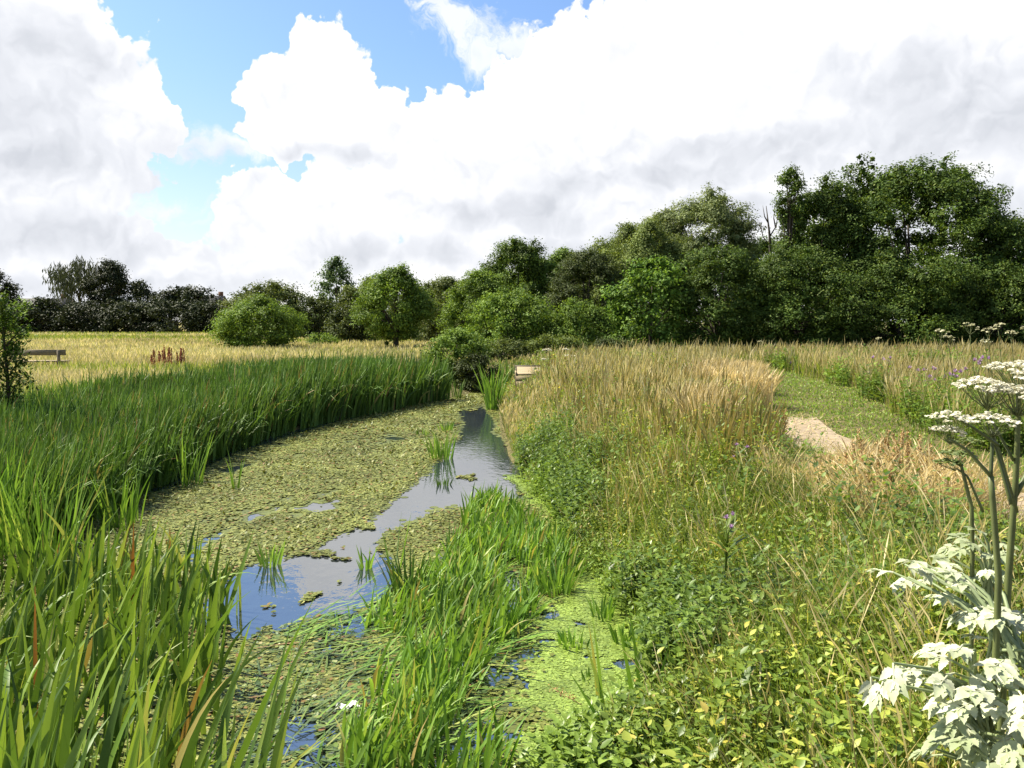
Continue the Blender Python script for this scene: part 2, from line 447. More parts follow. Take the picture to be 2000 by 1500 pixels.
def hlim(x, y, h):
    """caps the grass height along the camera sightline to the path."""
    r = x / y
    return np.where((r > .315) & (r < .405) & (y < 13.8), np.minimum(h, np.maximum(.04, 1.66 - .1515 * y)), h)

# --- left field
x, y = scat(80000, 12, 118, None, lambda y: np.minimum(Lx(y) - 3.2, .70 * y))
green = fbm(x * .06, y * .11, 40)
ng = green > .51 + .10 * rng.normal(size=len(x)) * .5
for nm, sel, mt, lab in (('field_grass', ~ng, M['field'], 'dry straw coloured grass covering the open field'),
                         ('field_turf', ng, M['fieldgreen'], 'greener patches of grass in the open field')):
    xx, yy = x[sel], y[sel]; n = len(xx)
    m = blades(MB(), roots(xx, yy), U(n, .22, .5) * np.where(sel[sel], 1, 1), .012 + yy * .0011, U(n, 0, TAU), U(n, .05, .4), U(n, .1, .7), 2, 'blade', 0, U(n, -.6, .6))
    stuff(m, nm, mt, lab, 'grass')

# --- far band behind the stream and on the right, below the trees
def bankside(y): return Rx(y)
x, y = scat(88000, 11, 46, lambda y: np.where(y < YEND, Rx(y) + .02, -3.5), None)
pc = x - path_c(y)
on_path = (pc > -.7) & (pc < 1.75 + .5 * vnoise(y * .8, y * 0, 3)) & (y < 29)
near_left = (pc < -.6)
ok = ~on_path & (y > 7)
ok &= ~((pc > 0) & (pc < 3.6) & (fbm(x * .45, y * .45, 71) > .47) & (rng.random(len(x)) < .6))
vis_low = near_left & (y < 13.5) & (x > 3.0)
ok &= ~(vis_low & (rng.random(len(x)) < .75))
ridge = sstep(9.5, 14, y) * near_left
x, y, pc, near_left = x[ok], y[ok], pc[ok], near_left[ok]
n = len(x)
dens = fbm(x * .35, y * .35, 21)
hmax = np.where(near_left, .60 + .24 * sstep(11, 16, y), .80) * (.72 + .5 * dens)
hmax = np.where((y > 13) & (x > 3.2) & near_left & (y < 20), hmax * .8, hmax)
hmax = np.where((y > YEND) & (x < 3), .45, hmax)
hmax = hmax * np.where(near_left, .42 + .58 * sstep(0, 1.9, x - Rx(y)), 1)
h = hlim(x, y, hmax * U(n, .6, 1.08) * np.where(rng.random(n) < .07, 1.3, 1))
sd = rng.random(n) < np.where(near_left, (.36 + .36 * (fbm(x * .6, y * .3, 23) > .5)) * (.22 + .78 * sstep(8.5, 14, y)), .62)
m = MB(); g = ~sd
blades(m, roots(x[sd], y[sd]), h[sd], .008 + y[sd] * .00072, WIND + rng.normal(size=sd.sum()) * 1.6, U(sd.sum(), .0, .24), U(sd.sum(), .05, .6), 5, seed_prof(.72), 0, U(sd.sum(), -.7, .7))
stuff(m, 'tall_grass', M['straw'], 'tall dry straw coloured grass in seed along the right bank', 'grass')
m = MB(); k = g.sum()
blades(m, roots(x[g], y[g]), h[g] * .82, .007 + y[g] * .0007, U(k, 0, TAU), U(k, .05, .4), U(k, .2, .9), 4, 'blade', 0, U(k, -.7, .7))
stuff(m, 'green_grass', M['green'], 'green grass growing among the dry stems of the right bank', 'grass')

# near right bank: grass and dry stems
x, y = scat(60000, 2.2, 14, lambda y: Rx(y) - .06, lambda y: path_c(y) - .55)
hh = .30 + .34 * fbm(x * .8, y * .8, 31)
cap = (.35 + .65 * sstep(0, .8, x - Rx(y))) * np.where(x > 2.7, .45, 1.0) * np.where(y < 4.5, .8, 1)
n = len(x); k = rng.random(n) < .08
m = MB()
blades(m, roots(x[~k], y[~k]), (hh * cap * U(n, .7, 1.3))[~k], U(n, .004, .009)[~k], U(n, 0, TAU)[~k], U(n, .05, .5)[~k], U(n, .2, 1.2)[~k], 4, 'blade', 0, U(n, -1, 1)[~k])
stuff(m, 'bank_grass', M['green'], 'short green grass tangled among herbs on the near right bank', 'grass')
m = MB()
tall = np.where(fbm(x * .5, y * .5, 33) > .5, 1.5, 1.1)
blades(m, roots(x[k], y[k]), (hh * cap * tall * U(n, .9, 1.5))[k], U(n, .006, .011)[k], U(n, 0, TAU)[k], U(n, .03, .4)[k], U(n, .1, .9)[k], 6, seed_prof(.7), 0, U(n, -1, 1)[k])
stuff(m, 'seeding_grass', M['straw'], 'thin dry grass stems with seed heads on the near right bank', 'grass')

# golden drift by the path
x, y = scat(19000, 6.5, 21, lambda y: path_c(y) - 1.9, lambda y: path_c(y) - .35)
d = path_c(y) - x
den = fbm(x * .55 + 9, y * .4, 51)
m_ = (den > .40) & ~((y > 10.3) & (y < 14.6) & (d < 1.35)) & ~((y < 7.6) & (x > 3.7))
x, y = keep(x, y, m_); n = len(x)
hh = hlim(x, y, np.where(y < 11, .42, .85) * U(n, .6, 1.05))
m_g = blades(MB(), roots(x, y), hh, .012 + y * .0007, WIND + rng.normal(size=n) * 1.3, U(n, .03, .3), U(n, .2, .9), 5, seed_prof(.62), 0, U(n, -.7, .7))

k = 1500; yy_ = U(k, 5, 15); xx_ = path_c(yy_) + rng.normal(size=k) * .42
blades(m_g, np.stack([xx_, yy_, np.full(k, .825)], 1), U(k, .06, .22), .009, U(k, 0, TAU), U(k, 1.2, 1.56), U(k, -.1, .1), 2)
for (ug, vg, k, wg, hg) in ((1745, 985, 2300, .6, 1.0), (1590, 945, 2600, .55, .8), (1650, 1000, 1300, .5, .75)):
    cx_, cy_ = at_z(ug, vg, .8)
    xx_ = cx_ + U(k, -wg, wg); yy_ = cy_ + U(k, -1.0, 1.1)
    mm = fbm(xx_ * 3, yy_ * 2, 57) > .42; xx_, yy_ = xx_[mm], yy_[mm]; k = len(xx_)
    blades(m_g, roots(xx_, yy_), hlim(xx_, yy_, hg * U(k, .25, .62) + .08), .014, U(k, 0, TAU), U(k, .03, .5), U(k, .3, 1.7), 6, seed_prof(.6), 0, U(k, -.7, .7))
stuff(m_g, 'golden_grass', M['golden'], 'golden drift of ripe grass beside the sandy path', 'grass')
# mown strip
x, y = scat(34000, 4, 30, lambda y: path_c(y) - .75, lambda y: path_c(y) + 2.4)
q_ = np.abs(x - path_c(y)); x, y = keep(x, y, (q_ > .33 + .25 * fbm(x * 3, y * 2, 44)) | (rng.random(len(x)) < .10) | (y > 14.2))
n = len(x)
m = blades(MB(), roots(x, y), U(n, .03, .075), .007 + y * .0010, U(n, 0, TAU), U(n, .1, .7), U(n, 0, .6), 2, 'blade', 0, U(n, -1, 1))
stuff(m, 'mown_grass', M['mown'], 'short mown green grass along the sandy path', 'grass')

# --- leafy herbs
def herbs(x, y, hgt, nl, lsize, mat, name, label, stemmat=None, z0=None, spread=.09, into=None):
    """leafy stems: each stem has nl leaves spiralling up."""
    n = len(x)
    P0 = roots(x, y) if z0 is None else np.stack([x, y, np.full(n, z0)], 1)
    H_ = hgt
    m = into or MB()
    saz, slean = U(n, 0, TAU), U(n, 0, .35)
    blades(m, P0, H_, .005 + .0006 * y, saz, slean, .2, 3, 'stem', 0, U(n, -1, 1))
    i = np.repeat(np.arange(n), nl); k = np.tile(np.arange(nl), n); N_ = len(i)
    t = (k + .5 + U(N_, -.4, .4)) / nl; t = .12 + .88 * t
    d = np.sin(slean[i]) * H_[i] * t
    P = P0[i] + np.stack([np.cos(saz[i]) * d, np.sin(saz[i]) * d, H_[i] * t * np.cos(slean[i])], 1)
    P[:, :2] += rng.normal(size=(N_, 2)) * spread * .3
    s = lsize[i] * U(N_, .6, 1.2) * (1.15 - .55 * t)
    az = k * 2.4 + U(N_, -.5, .5) + saz[i]
    blades(m, P, s, s * U(N_, .38, .58), az, U(N_, .7, 1.35), U(N_, .2, .9), 3, 'leaf', 0, None, .22)
    if into is None: return stuff(m, name, mat, label, 'undergrowth')

x, y = scat(5600, 2.4, 13, lambda y: Rx(y) + .1, lambda y: np.minimum(path_c(y) - .9, Rx(y) + 3.0))
den = fbm(x * .7 + 3, y * .7, 61)
x, y = keep(x, y, (den > .40) & ~((x > 3.0) & (y > 8))); n = len(x)
hcap = np.where(x > 2.6, .36, .6) * (.5 + .5 * sstep(0, .7, x - Rx(y)))
herbs(x, y, hcap * U(n, .35, 1.1), 13, (.042 + .04 * rng.random(n) ** 2) * np.where(y < 4.6, 1.25, 1) + .0012 * y, M['herb'], 'undergrowth', 'yellow green leafy undergrowth on the near right bank')
x, y = scat(760, 2.6, 6.5, lambda y: Rx(y) + .15, lambda y: np.minimum(path_c(y) - 1.2, Rx(y) + 2.6)); n = len(x)
M['broad'] = leaf_mat('broad_leaves', [(0, (.09, .135, .02)), (.5, (.17, .23, .032)), (.85, (.28, .33, .055)), (1, (.46, .43, .09))], .36, .45, .35, 1.0, .2)
herbs(x, y, U(n, .18, .46), 6, .085 + .05 * rng.random(n), M['broad'], 'broad_leaved_weeds', 'broad leaved yellow green weeds in the near right corner')
# nettles by the water
xs, ys = [], []
for (u, v, z, rx, ry, n) in ((1070, 870, .15, .5, 1.3, 330), (1100, 915, .15, .5, 1.0, 330), (1125, 950, .2, .4, .7, 180), (1290, 1150, .35, .42, .8, 300), (1380, 1110, .5, .45, .8, 240), (1360, 1200, .3, .35, .5, 160), (1250, 1060, .4, .4, .7, 150), (1180, 870, .5, .5, .9, 90)):
    cx, cy = at_z(u, v, z + .25)
    r = np.sqrt(rng.random(n)); a = U(n, 0, TAU)
    xs.append(cx + rx * r * np.cos(a)); ys.append(cy + ry * r * np.sin(a))
xr, yr = scat(1500, 4.8, 15, lambda y: Rx(y) - .05, lambda y: Rx(y) + 2.2); kr = fbm(xr * .9 + 4, yr * .7, 66) > .52
xs.append(xr[kr]); ys.append(yr[kr])
x, y = np.concatenate(xs), np.concatenate(ys)
x, y = keep(x, y, x > Rx(y) - .12); n = len(x)
herbs(x, y, U(n, .28, .78) * (.75 + .25 * sstep(0, .6, x - Rx(y))), 15, .07 + .03 * rng.random(n) + .002 * y, M['nettle'], 'nettles', 'dark green nettles leaning over the water from the right bank')
xs, ys = [], []
for (u, v, rx, ry, n) in ((1090, 1455, .22, .16, 60), (1150, 1240, .2, .2, 26), (1060, 1490, .2, .14, 46), (1060, 905, .35, 1.2, 160), (1080, 955, .35, .9, 170), (1130, 1490, .42, .5, 240), (1230, 1480, .5, .6, 260), (1330, 1440, .5, .5, 200), (1420, 1480, .5, .5, 220)):
    cx, cy = at_z(u, v, .1)
    r = np.sqrt(rng.random(n)); a = U(n, 0, TAU)
    xs.append(cx + rx * r * np.cos(a)); ys.append(cy + ry * r * np.sin(a))
ye = U(700, 4.2, 13); xs.append(Rx(ye) + U(700, -.16, .32)); ys.append(ye)
x, y = np.concatenate(xs), np.concatenate(ys); n = len(x)
m = MB(); zz = np.maximum(height(x, y), 0)
herbs(x, y, U(n, .12, .32), 9, (.05 + .035 * rng.random(n)) * np.where(y < 4.9, 1.5, 1), M['cress'], 'watercress', 'bright green watercress at the edge of the stream')
# herbs under the thistles right of the mown strip
x, y = scat(4600, 10.5, 30, lambda y: path_c(y) + 1.8, lambda y: path_c(y) + 1.8 + .30 * y)
den = fbm(x * .45, y * .45, 71); dd = x - path_c(y) - 2.5
x, y = keep(x, y, (den > .47) & (dd < 4.5)); n = len(x)
herbs(x, y, U(n, .4, .92), 10, .07 + .004 * y + 0 * x, M['mid'], 'meadow_herbs', 'grey green meadow herbs right of the mown strip')
# herbs mixed through the ridge grass
x, y = scat(6000, 9, 32, lambda y: Rx(y) + .2, lambda y: path_c(y) - 1.0)
den = fbm(x * .5, y * .5, 81); x, y = keep(x, y, den > .40); n = len(x)
herbs(x, y, hlim(x, y, U(n, .3, .75) * (.42 + .58 * sstep(0, 1.9, x - Rx(y)))), 10, .06 + .0035 * y + 0 * x, M['herb'], 'ridge_herbs', 'willowherb and docks mixed through the tall bank grass')

x, y = scat(5200, 9, 32, lambda y: Rx(y) + .3, lambda y: path_c(y) - 1.2)
den = fbm(x * .7 + 5, y * .35, 83); x, y = keep(x, y, den > .50); n = len(x)
m = blades(MB(), roots(x, y), hlim(x, y, U(n, .5, .92) * (.42 + .58 * sstep(0, 1.9, x - Rx(y)))), .011 + .0007 * y, WIND + rng.normal(size=n) * 1.5, U(n, 0, .2), U(n, 0, .5), 7, seed_prof(.45), 0, U(n, -.7, .7))
M['ridgebrown'] = leaf_mat('seeding_stems', [(0, (.15, .15, .04)), (.5, (.28, .23, .085)), (1, (.42, .31, .14))], .2, .6, .2, .8, .2)
stuff(m, 'seeding_stems', M['ridgebrown'], 'brown and olive seeding stems standing through the bank grass', 'grass')
# ------------------------------------------------------------------ reeds
def leanpick(n, a=WIND, s=.9): return a + rng.normal(size=n) * s
# left bed
def bedw(y): return np.interp(y, [4, 8, 12, 18, 24, 30], [2.4, 3.0, 3.6, 3.6, 3.2, 2.0])
n0 = 27000
yy = 9.2 * (26.5 / 9.2) ** rng.random(n0)
ss = rng.random(n0) ** .9
xx = Lx(yy) + .25 - ss * (bedw(yy) + .25) + .35 * (fbm(yy * .9, yy * 0, 91) - .5)
n = n0
hh = (1.30 + .34 * fbm(xx * .6, yy * .6, 92) + .1 * rng.normal(size=n)) * np.where(ss < .06, .8, 1) * (1 - .12 * sstep(24, 31, yy)) * np.interp(yy, [8, 11, 14, 16, 19, 22, 26], [.66, .70, .73, .75, .86, .91, .96])
hh = hh - .8 * np.clip(height(xx, yy), 0, 1) + (rng.random(n) < .10) * .18
m = blades(MB(), np.stack([xx, yy, np.maximum(height(xx, yy) - .05, -.1)], 1), hh, (.017 + .0013 * yy) * U(n, .7, 1.25), leanpick(n, R_(10), 1.3), np.abs(rng.normal(size=n)) * .14 + .02, np.where(rng.random(n) < .12, U(n, 1.0, 2.4), np.abs(rng.normal(size=n)) * .35), 6, 'blade', U(n, -.5, .5), U(n, -.9, .9))
stuff(m, 'reeds', M['reed'], 'dense bed of tall dark green reeds along the left bank', 'reeds')
# left bed, near end
n0 = 1300
yy = U(n0, 6.3, 9.4); ss = rng.random(n0)
xx = Lx(yy) + .1 - ss * 2.6
hh = U(n0, .75, 1.25)
m = blades(MB(), np.stack([xx, yy, np.maximum(height(xx, yy) - .05, -.1)], 1), hh, U(n0, .016, .026), leanpick(n0, R_(10), .9), np.abs(rng.normal(size=n0)) * .12 + .05, np.abs(rng.normal(size=n0)) * .4, 6, 'blade', U(n0, -.5, .5), U(n0, -.9, .9))
stuff(m, 'young_reeds', M['burreed'], 'lighter green young reeds in front of the reed bed', 'reeds')
# front-left stand
poly = [at_z(u, v) for u, v in ((-250, 1240), (120, 1130), (280, 1110), (420, 1120), (450, 1200), (430, 1330), (400, 1500), (380, 1700), (150, 1900), (-500, 1900))]
xx = U(9000, -5, 0); yy = U(9000, 2.6, 8)
ok = inpoly(xx + .25 * (vnoise(xx * 3, yy * 3, 5) - .5), yy, poly); xx, yy = xx[ok], yy[ok]
dn = fbm(xx * 1.6, yy * 1.6, 95); ok = dn > .36; xx, yy = xx[ok][:760], yy[ok][:760]; n = len(xx)
hh = (.50 + .55 * fbm(xx * 1.2, yy * 1.2, 96)) * U(n, .65, 1.15)
hh *= np.interp(xx / yy, [-.7, -.45, -.3, -.2], [1.1, 1.05, .85, .72])
m = blades(MB(), np.stack([xx, yy, np.full(n, -.05)], 1), hh, U(n, .022, .050), leanpick(n, R_(10), 1.3), np.abs(rng.normal(size=n)) * .14 + .06, np.where(rng.random(n) < .14, U(n, 1.0, 2.2), np.abs(rng.normal(size=n)) * .45), 8, 'blade', U(n, -.7, .7), U(n, -1.0, 1.0), .25)
k = 46
blades(m, np.stack([U(k, -2.2, -1.0), U(k, 2.7, 3.8), np.full(k, .1)], 1), U(k, .75, 1.25), U(k, .03, .046), leanpick(k, R_(10), .9), np.abs(rng.normal(size=k)) * .16 + .06, np.abs(rng.normal(size=k)) * .4, 9, 'blade', U(k, -.6, .6), U(k, -.9, .9), .22)
stuff(m, 'foreground_reeds', M['frontreed'], 'broad bladed green reeds filling the near left corner', 'reeds')
# bur-reed in mid-stream: upright and flattened blades
poly = [at_z(u, v) for u, v in ((1130, 1090), (1120, 1150), (1060, 1170), (1010, 1240), (970, 1300), (930, 1330), (880, 1400), (840, 1520), (640, 1520), (700, 1400), (780, 1330), (800, 1260), (700, 1230), (800, 1170), (860, 1120), (900, 1060), (920, 990), (1000, 980), (1040, 1040))]
xx = U(14000, -1.6, 1.4); yy = U(14000, 4.0, 12)
ok = inpoly(xx + .2 * (vnoise(xx * 4, yy * 4, 6) - .5), yy, poly); xx, yy = xx[ok], yy[ok]
dn = fbm(xx * 2.2, yy * 1.6, 97); ok = dn > .38; xx, yy = xx[ok][:2300], yy[ok][:2300]; n = len(xx)
hh = U(n, .18, .50) * (.8 + .5 * (dn[ok][:2300] - .4))
m = MB()
blades(m, np.stack([xx, yy, np.full(n, -.03)], 1), hh, U(n, .015, .031), leanpick(n, R_(10), 1.3), np.abs(rng.normal(size=n)) * .26 + .05, np.abs(rng.normal(size=n)) * .75, 6, 'blade', U(n, -.6, .6), U(n, -1, 1), .2)
k = 700; xb = U(k, -.95, .12); yb = U(k, 4.2, 6.6)
okb = (fbm(xb * 2.4, yb * 2, 99) > .42) & (xb < -.02 - .12 * (yb - 4.4)); xb, yb = xb[okb], yb[okb]; k = len(xb)
blades(m, np.stack([xb, yb, np.full(k, -.03)], 1), U(k, .2, .5), U(k, .014, .028), leanpick(k, R_(10), 1.4), np.abs(rng.normal(size=k)) * .26 + .05, np.abs(rng.normal(size=k)) * .7, 6, 'blade', U(k, -.6, .6), U(k, -1, 1), .2)
# flattened
xx2 = U(14000, -1.9, 1.4); yy2 = U(14000, 4.0, 9)
poly2 = [at_z(u, v) for u, v in ((1130, 1120), (1040, 1200), (1000, 1290), (930, 1400), (900, 1520), (600, 1520), (620, 1400), (640, 1330), (530, 1240), (640, 1180), (850, 1120), (1000, 1080))]
ok = inpoly(xx2, yy2, poly2) & (fbm(xx2 * 2, yy2 * 2, 98) > .42); xx2, yy2 = xx2[ok][:330], yy2[ok][:330]; n = len(xx2)
blades(m, np.stack([xx2, yy2, U(n, .0, .04)], 1), U(n, .2, .5), U(n, .011, .02), R_(35) + rng.normal(size=n) * .55, U(n, 1.25, 1.5), U(n, -.1, .25), 5, 'blade', 0, None)
stuff(m, 'bur_reeds', M['burreed'], 'light green bur reeds standing and lying in mid stream', 'reeds')

# separate clumps in the water
CL = [(372, 948, 110, 60, 26, 'slender reed clump standing in the olive pondweed near the dark reed bed'),
      (462, 955, 85, 14, 6, 'few thin reed blades alone in the olive pondweed'),
      (527, 1105, 70, 55, 18, 'small reed tuft at the upper end of the blue open pool'),
      (862, 895, 65, 60, 34, 'light green reed tuft beside the bright open channel'),
      (872, 842, 28, 36, 18, 'short yellow green tuft at the far end of the open channel'),
      (825, 850, 22, 30, 10, 'tiny tuft in the pondweed left of the open channel'),
      (868, 948, 24, 40, 12, 'low dark tuft in the white reflecting water'),
      (795, 1165, 110, 75, 55, 'dense dark clump with a brown base standing in mid stream'),
      (715, 1110, 55, 30, 14, 'leaning reed tuft at the right edge of the open pool'),
      (770, 1150, 190, 10, 3, 'single tall reed spike rising above the mid stream clump'),
      (828, 780, 70, 70, 60, 'reed clump splaying out at the far end of the left reed bed'),
      (962, 800, 100, 36, 70, 'upright green reed clump at the right edge below the wooden sluice'),
      (995, 765, 75, 44, 70, 'reed clump close against the wooden sluice'),
      (893, 778, 45, 22, 16, 'small light reed tuft below the waterside bush'),
      (85, 1120, 210, 130, 90, 'pale green reed clump between the foreground reeds and the dark bed'),
      (240, 1030, 120, 90, 40, 'thin pale reed clump at the near corner of the pondweed'),
      (1085, 1155, 70, 90, 90, 'low dense grassy clump beside the right bank duckweed'),
      (1175, 1205, 60, 60, 30, 'low grassy tuft in the duckweed below the dark nettles'),
      (1225, 1255, 55, 70, 34, 'splayed tuft lying in the duckweed against the right bank'),
      (1120, 1262, 50, 70, 30, 'flattened light green tuft at the upper edge of the dark side channel'),
      (1155, 1330, 40, 40, 14, 'tiny tuft in the duckweed just above the sedge blades'),
      (955, 985, 45, 50, 34, 'short clump where the channel narrows by the right bank'),
      ]
for (u, v, hp, wp, nb, lab) in CL:
    cx, cy = at_z(u, v)
    sc = math.hypot(cx, cy) / F
    hgt, wid = hp * sc, wp * sc
    t = thing('reed_clump', lab, 'reeds', (cx, cy, 0), 'reed clumps standing in the stream')
    r = np.sqrt(rng.random(nb)); a = U(nb, 0, TAU)
    P = np.stack([cx + wid * .36 * r * np.cos(a), cy + wid * .5 * r * np.sin(a), np.full(nb, -.05)], 1)
    out = a + rng.normal(size=nb) * .6
    mt = M['reed'] if ('dark' in lab.split()[1] or cy > 24) else M['burreed']
    m = blades(MB(), P, hgt * U(nb, .55, 1.08), U(nb, .011, .018) + .0007 * cy, out, U(nb, .03, .22) + .10 * r, np.abs(rng.normal(size=nb)) * (.1 if nb < 7 else .4), 6, 'blade', U(nb, -.5, .5), U(nb, -.9, .9), .2)
    m.obj('blades', mt, t)
    if 'brown base' in lab:
        k = 40; r = np.sqrt(rng.random(k)); a = U(k, 0, TAU)
        b_ = blades(MB(), np.stack([cx + wid * .3 * r * np.cos(a), cy + wid * .3 * r * np.sin(a), np.full(k, 0.)], 1), U(k, .06, .14), .012, a, U(k, .3, 1.2), .4, 3)
        b_.obj('dead_base', M['dock'], t)

# sedge in the near right
cx, cy = at_z(1180, 1440, .05)
t = thing('sedge_clump', 'few broad grey green sedge blades standing in the watercress by the bottom edge', 'sedge', (cx, cy, 0))
m = MB()
for (ub, vb, ut, vt, w) in ((1215, 1480, 1112, 1310, .021), (1195, 1440, 1147, 1250, .022), (1170, 1390, 1155, 1215, .02), (1255, 1415, 1235, 1185, .02), (1245, 1420, 1212, 1215, .024), (1270, 1430, 1297, 1255, .022), (1262, 1430, 1268, 1320, .016), (1180, 1440, 1165, 1200, .018)):
    bx, by = at_z(ub, vb, .03); txx, tz = at_y(ut, vt, by + .05)
    L_ = math.hypot(txx - bx, tz); le = math.atan2(txx - bx, tz)
    blades(m, [[bx, by, 0.0]], L_ * 1.03, w * 1.15, 0.0 if le > 0 else math.pi, abs(le) * .9, .12, 7, 'blade', .35, U(1, -.5, .3), .3)
m.obj('blades', M['mid'] if False else M['burreed'], t)

# ------------------------------------------------------------------ floating weed
def px_poly(p): return [at_z(u, v) for u, v in p]
OPEN = [px_poly(p) for p in (
    [(900, 795), (955, 790), (975, 830), (1000, 885), (1015, 935), (1045, 990), (1000, 980), (930, 968), (860, 962), (838, 925), (845, 895), (880, 860), (886, 815)],
    [(840, 915), (880, 950), (970, 960), (900, 1000), (850, 1010), (790, 1035), (750, 1050), (790, 1090), (800, 1150), (700, 1200), (560, 1240), (470, 1265), (330, 1250), (390, 1160), (470, 1110), (520, 1075), (620, 1060), (690, 1030), (740, 1000), (790, 960)],
    [(380, 1060), (440, 1030), (500, 1005), (480, 1030), (430, 1060), (390, 1100), (330, 1130), (340, 1100)],
    [(600, 990), (680, 960), (640, 1000), (600, 1030)],
    [(955, 985), (990, 1010), (1000, 1050), (970, 1045), (950, 1010)],
    [(860, 1050), (890, 1030), (870, 1080), (850, 1100)],
    [(1042, 1235), (1085, 1262), (1010, 1300), (960, 1350), (950, 1400), (1000, 1380), (1050, 1400), (1040, 1450), (990, 1470), (1000, 1520), (905, 1520), (905, 1420), (945, 1320), (1000, 1260)],
)]
DUCK = [px_poly(p) for p in (
    [(985, 885), (1010, 885), (1080, 940), (1140, 1000), (1130, 1040), (1060, 1010), (1035, 985), (1010, 940), (985, 910)],
    [(1100, 1080), (1260, 1100), (1340, 1300), (1330, 1400), (1280, 1520), (1000, 1520), (1020, 1440), (1060, 1400), (1000, 1370), (980, 1320), (1080, 1265), (1040, 1235), (1060, 1180), (1120, 1150)],
)]
SPARSE = px_poly([(430, 1270), (560, 1240), (680, 1200), (820, 1150), (1000, 1100), (1100, 1120), (1040, 1220), (960, 1310), (910, 1400), (905, 1560), (380, 1560)])
def zone(x, y):
    wx = x + .30 * (fbm(x * 1.6, y * .9, 101) - .5) * np.clip(y / 9, .4, 1.5)
    wy = y + .9 * (fbm(x * 1.6 + 7, y * .9, 102) - .5) * np.clip(y / 9, .4, 2)
    op = np.zeros(np.shape(x), bool); du = op.copy()
    for p in OPEN: op |= inpoly(wx, wy, p)
    for p in DUCK: du |= inpoly(wx, wy, p)
    sp = inpoly(wx, wy, SPARSE)
    inw = (x > Lx(y) + np.where((y > 10.5) & (y < 24), .15 + .75 * fbm(y * .35, y * 0 + 3, 131) * sstep(10.5, 13, y), -.5)) & (x < Rx(y) + .35) & (y < YEND + .3)
    return op & ~du, du & inw, sp & ~op & ~du & inw, inw & ~op & ~du & ~sp

def lowtilt(n, s):
    v = np.stack([rng.normal(size=n) * s, rng.normal(size=n) * s, np.ones(n)], 1)
    return v / np.linalg.norm(v, axis=1, keepdims=True)

n0 = 800000
yy = 3.6 * (34 / 3.6) ** rng.random(n0); xx = Lx(yy) - .3 + (Rx(yy) - Lx(yy) + .6) * rng.random(n0)
op, du, sp, po = zone(xx + rng.normal(size=n0) * .05, yy + rng.normal(size=n0) * .16 * np.clip(yy / 9, .5, 1.6))
patch = .62 * fbm(xx * 1.5, yy * .9, 111) + .38 * fbm(xx * 7, yy * 4.5, 112)
big = rng.random(n0)
m = MB()
sel = (po & (patch > .36) & (big < .62)) | (sp & (patch > .53) & (big < .34)) | (op & (patch > .70) & (big < .6))
i = np.where(sel)[0]; n = len(i)
discs(m, np.stack([xx[i], yy[i], U(n, .004, .022)], 1), lowtilt(n, .11), U(n, .006, .014) + .00062 * yy[i], 1.5)
# curled leaves standing proud
i = np.where(po & (patch > .45) & (big > .975))[0]; n = len(i)
blades(m, np.stack([xx[i], yy[i], U(n, .0, .015)], 1), U(n, .03, .07) + .002 * yy[i], U(n, .015, .03) + .0010 * yy[i], U(n, 0, TAU), U(n, .8, 1.4), U(n, -.6, .6), 2, 'leaf')
stuff(m, 'pondweed', M['pond'], 'olive pondweed leaves matted over the stream', 'water plants')
i = np.where(sp & (patch > .45) & (big > .40) & (big < .72))[0]; n = len(i)
M['weed'] = leaf_mat('submerged_weed', [(0, (.03, .055, .018)), (.4, (.07, .115, .025)), (.75, (.14, .20, .035)), (.9, (.20, .22, .05)), (1, (.19, .09, .04))], .1, .45, .4, 2.0, .3)
mw = discs(MB(), np.stack([xx[i], yy[i], U(n, .003, .016)], 1), lowtilt(n, .16), U(n, .009, .022) + .0006 * yy[i], 1.7)
i = np.where(sp & (big > .985))[0]; n = len(i)
blades(mw, np.stack([xx[i], yy[i], U(n, .004, .02)], 1), U(n, .12, .34), U(n, .008, .016), R_(30) + rng.normal(size=n) * .8, U(n, 1.35, 1.55), U(n, -.1, .1), 4, 'blade')
stuff(mw, 'water_weed', M['weed'], 'dark green and brown weed floating in the near left water', 'water plants')
# thin film holding the mat together
m = MB(); i = np.where((po & (patch > .33) & (big > .62) & (big < .86)))[0]; n = len(i)
discs(m, np.stack([xx[i], yy[i], np.full(n, .003) + U(n, 0, .001)], 1), lowtilt(n, .004), U(n, .03, .05) + .002 * yy[i], 1.0)
M['film'] = leaf_mat('algae_film', [(0, (.075, .09, .02)), (1, (.125, .145, .03))], .05, .5, .3, 1.2, .25)
stuff(m, 'algae', M['film'], 'thin film of algae between the pondweed leaves', 'water plants')
# duckweed
n0 = 260000
yy = U(n0, 4.0, 13.5); xx = Rx(yy) - 1.9 + 2.4 * rng.random(n0)
ok = rng.random(n0) < np.clip(9 / yy ** 1.2, 0, 1); xx, yy = xx[ok], yy[ok]
op, du, sp, po = zone(xx + rng.normal(size=len(xx)) * .03, yy + rng.normal(size=len(xx)) * .07)
pt = .6 * fbm(xx * 3, yy * 3, 121) + .4 * fbm(xx * 9, yy * 9, 122)
i = np.where(du & (pt > .37))[0]; n = len(i)
m = discs(MB(), np.stack([xx[i], yy[i], U(n, .004, .010)], 1), lowtilt(n, .10), U(n, .006, .012) + .0005 * yy[i], 1.15)
i2 = i[rng.random(n) < .35]; n2 = len(i2)
discs(m, np.stack([xx[i2], yy[i2], U(n2, .0015, .003)], 1), lowtilt(n2, .004), U(n2, .012, .022), 1.0)
stuff(m, 'duckweed', M['duck'], 'lime green duckweed floating along the right margin', 'water plants')

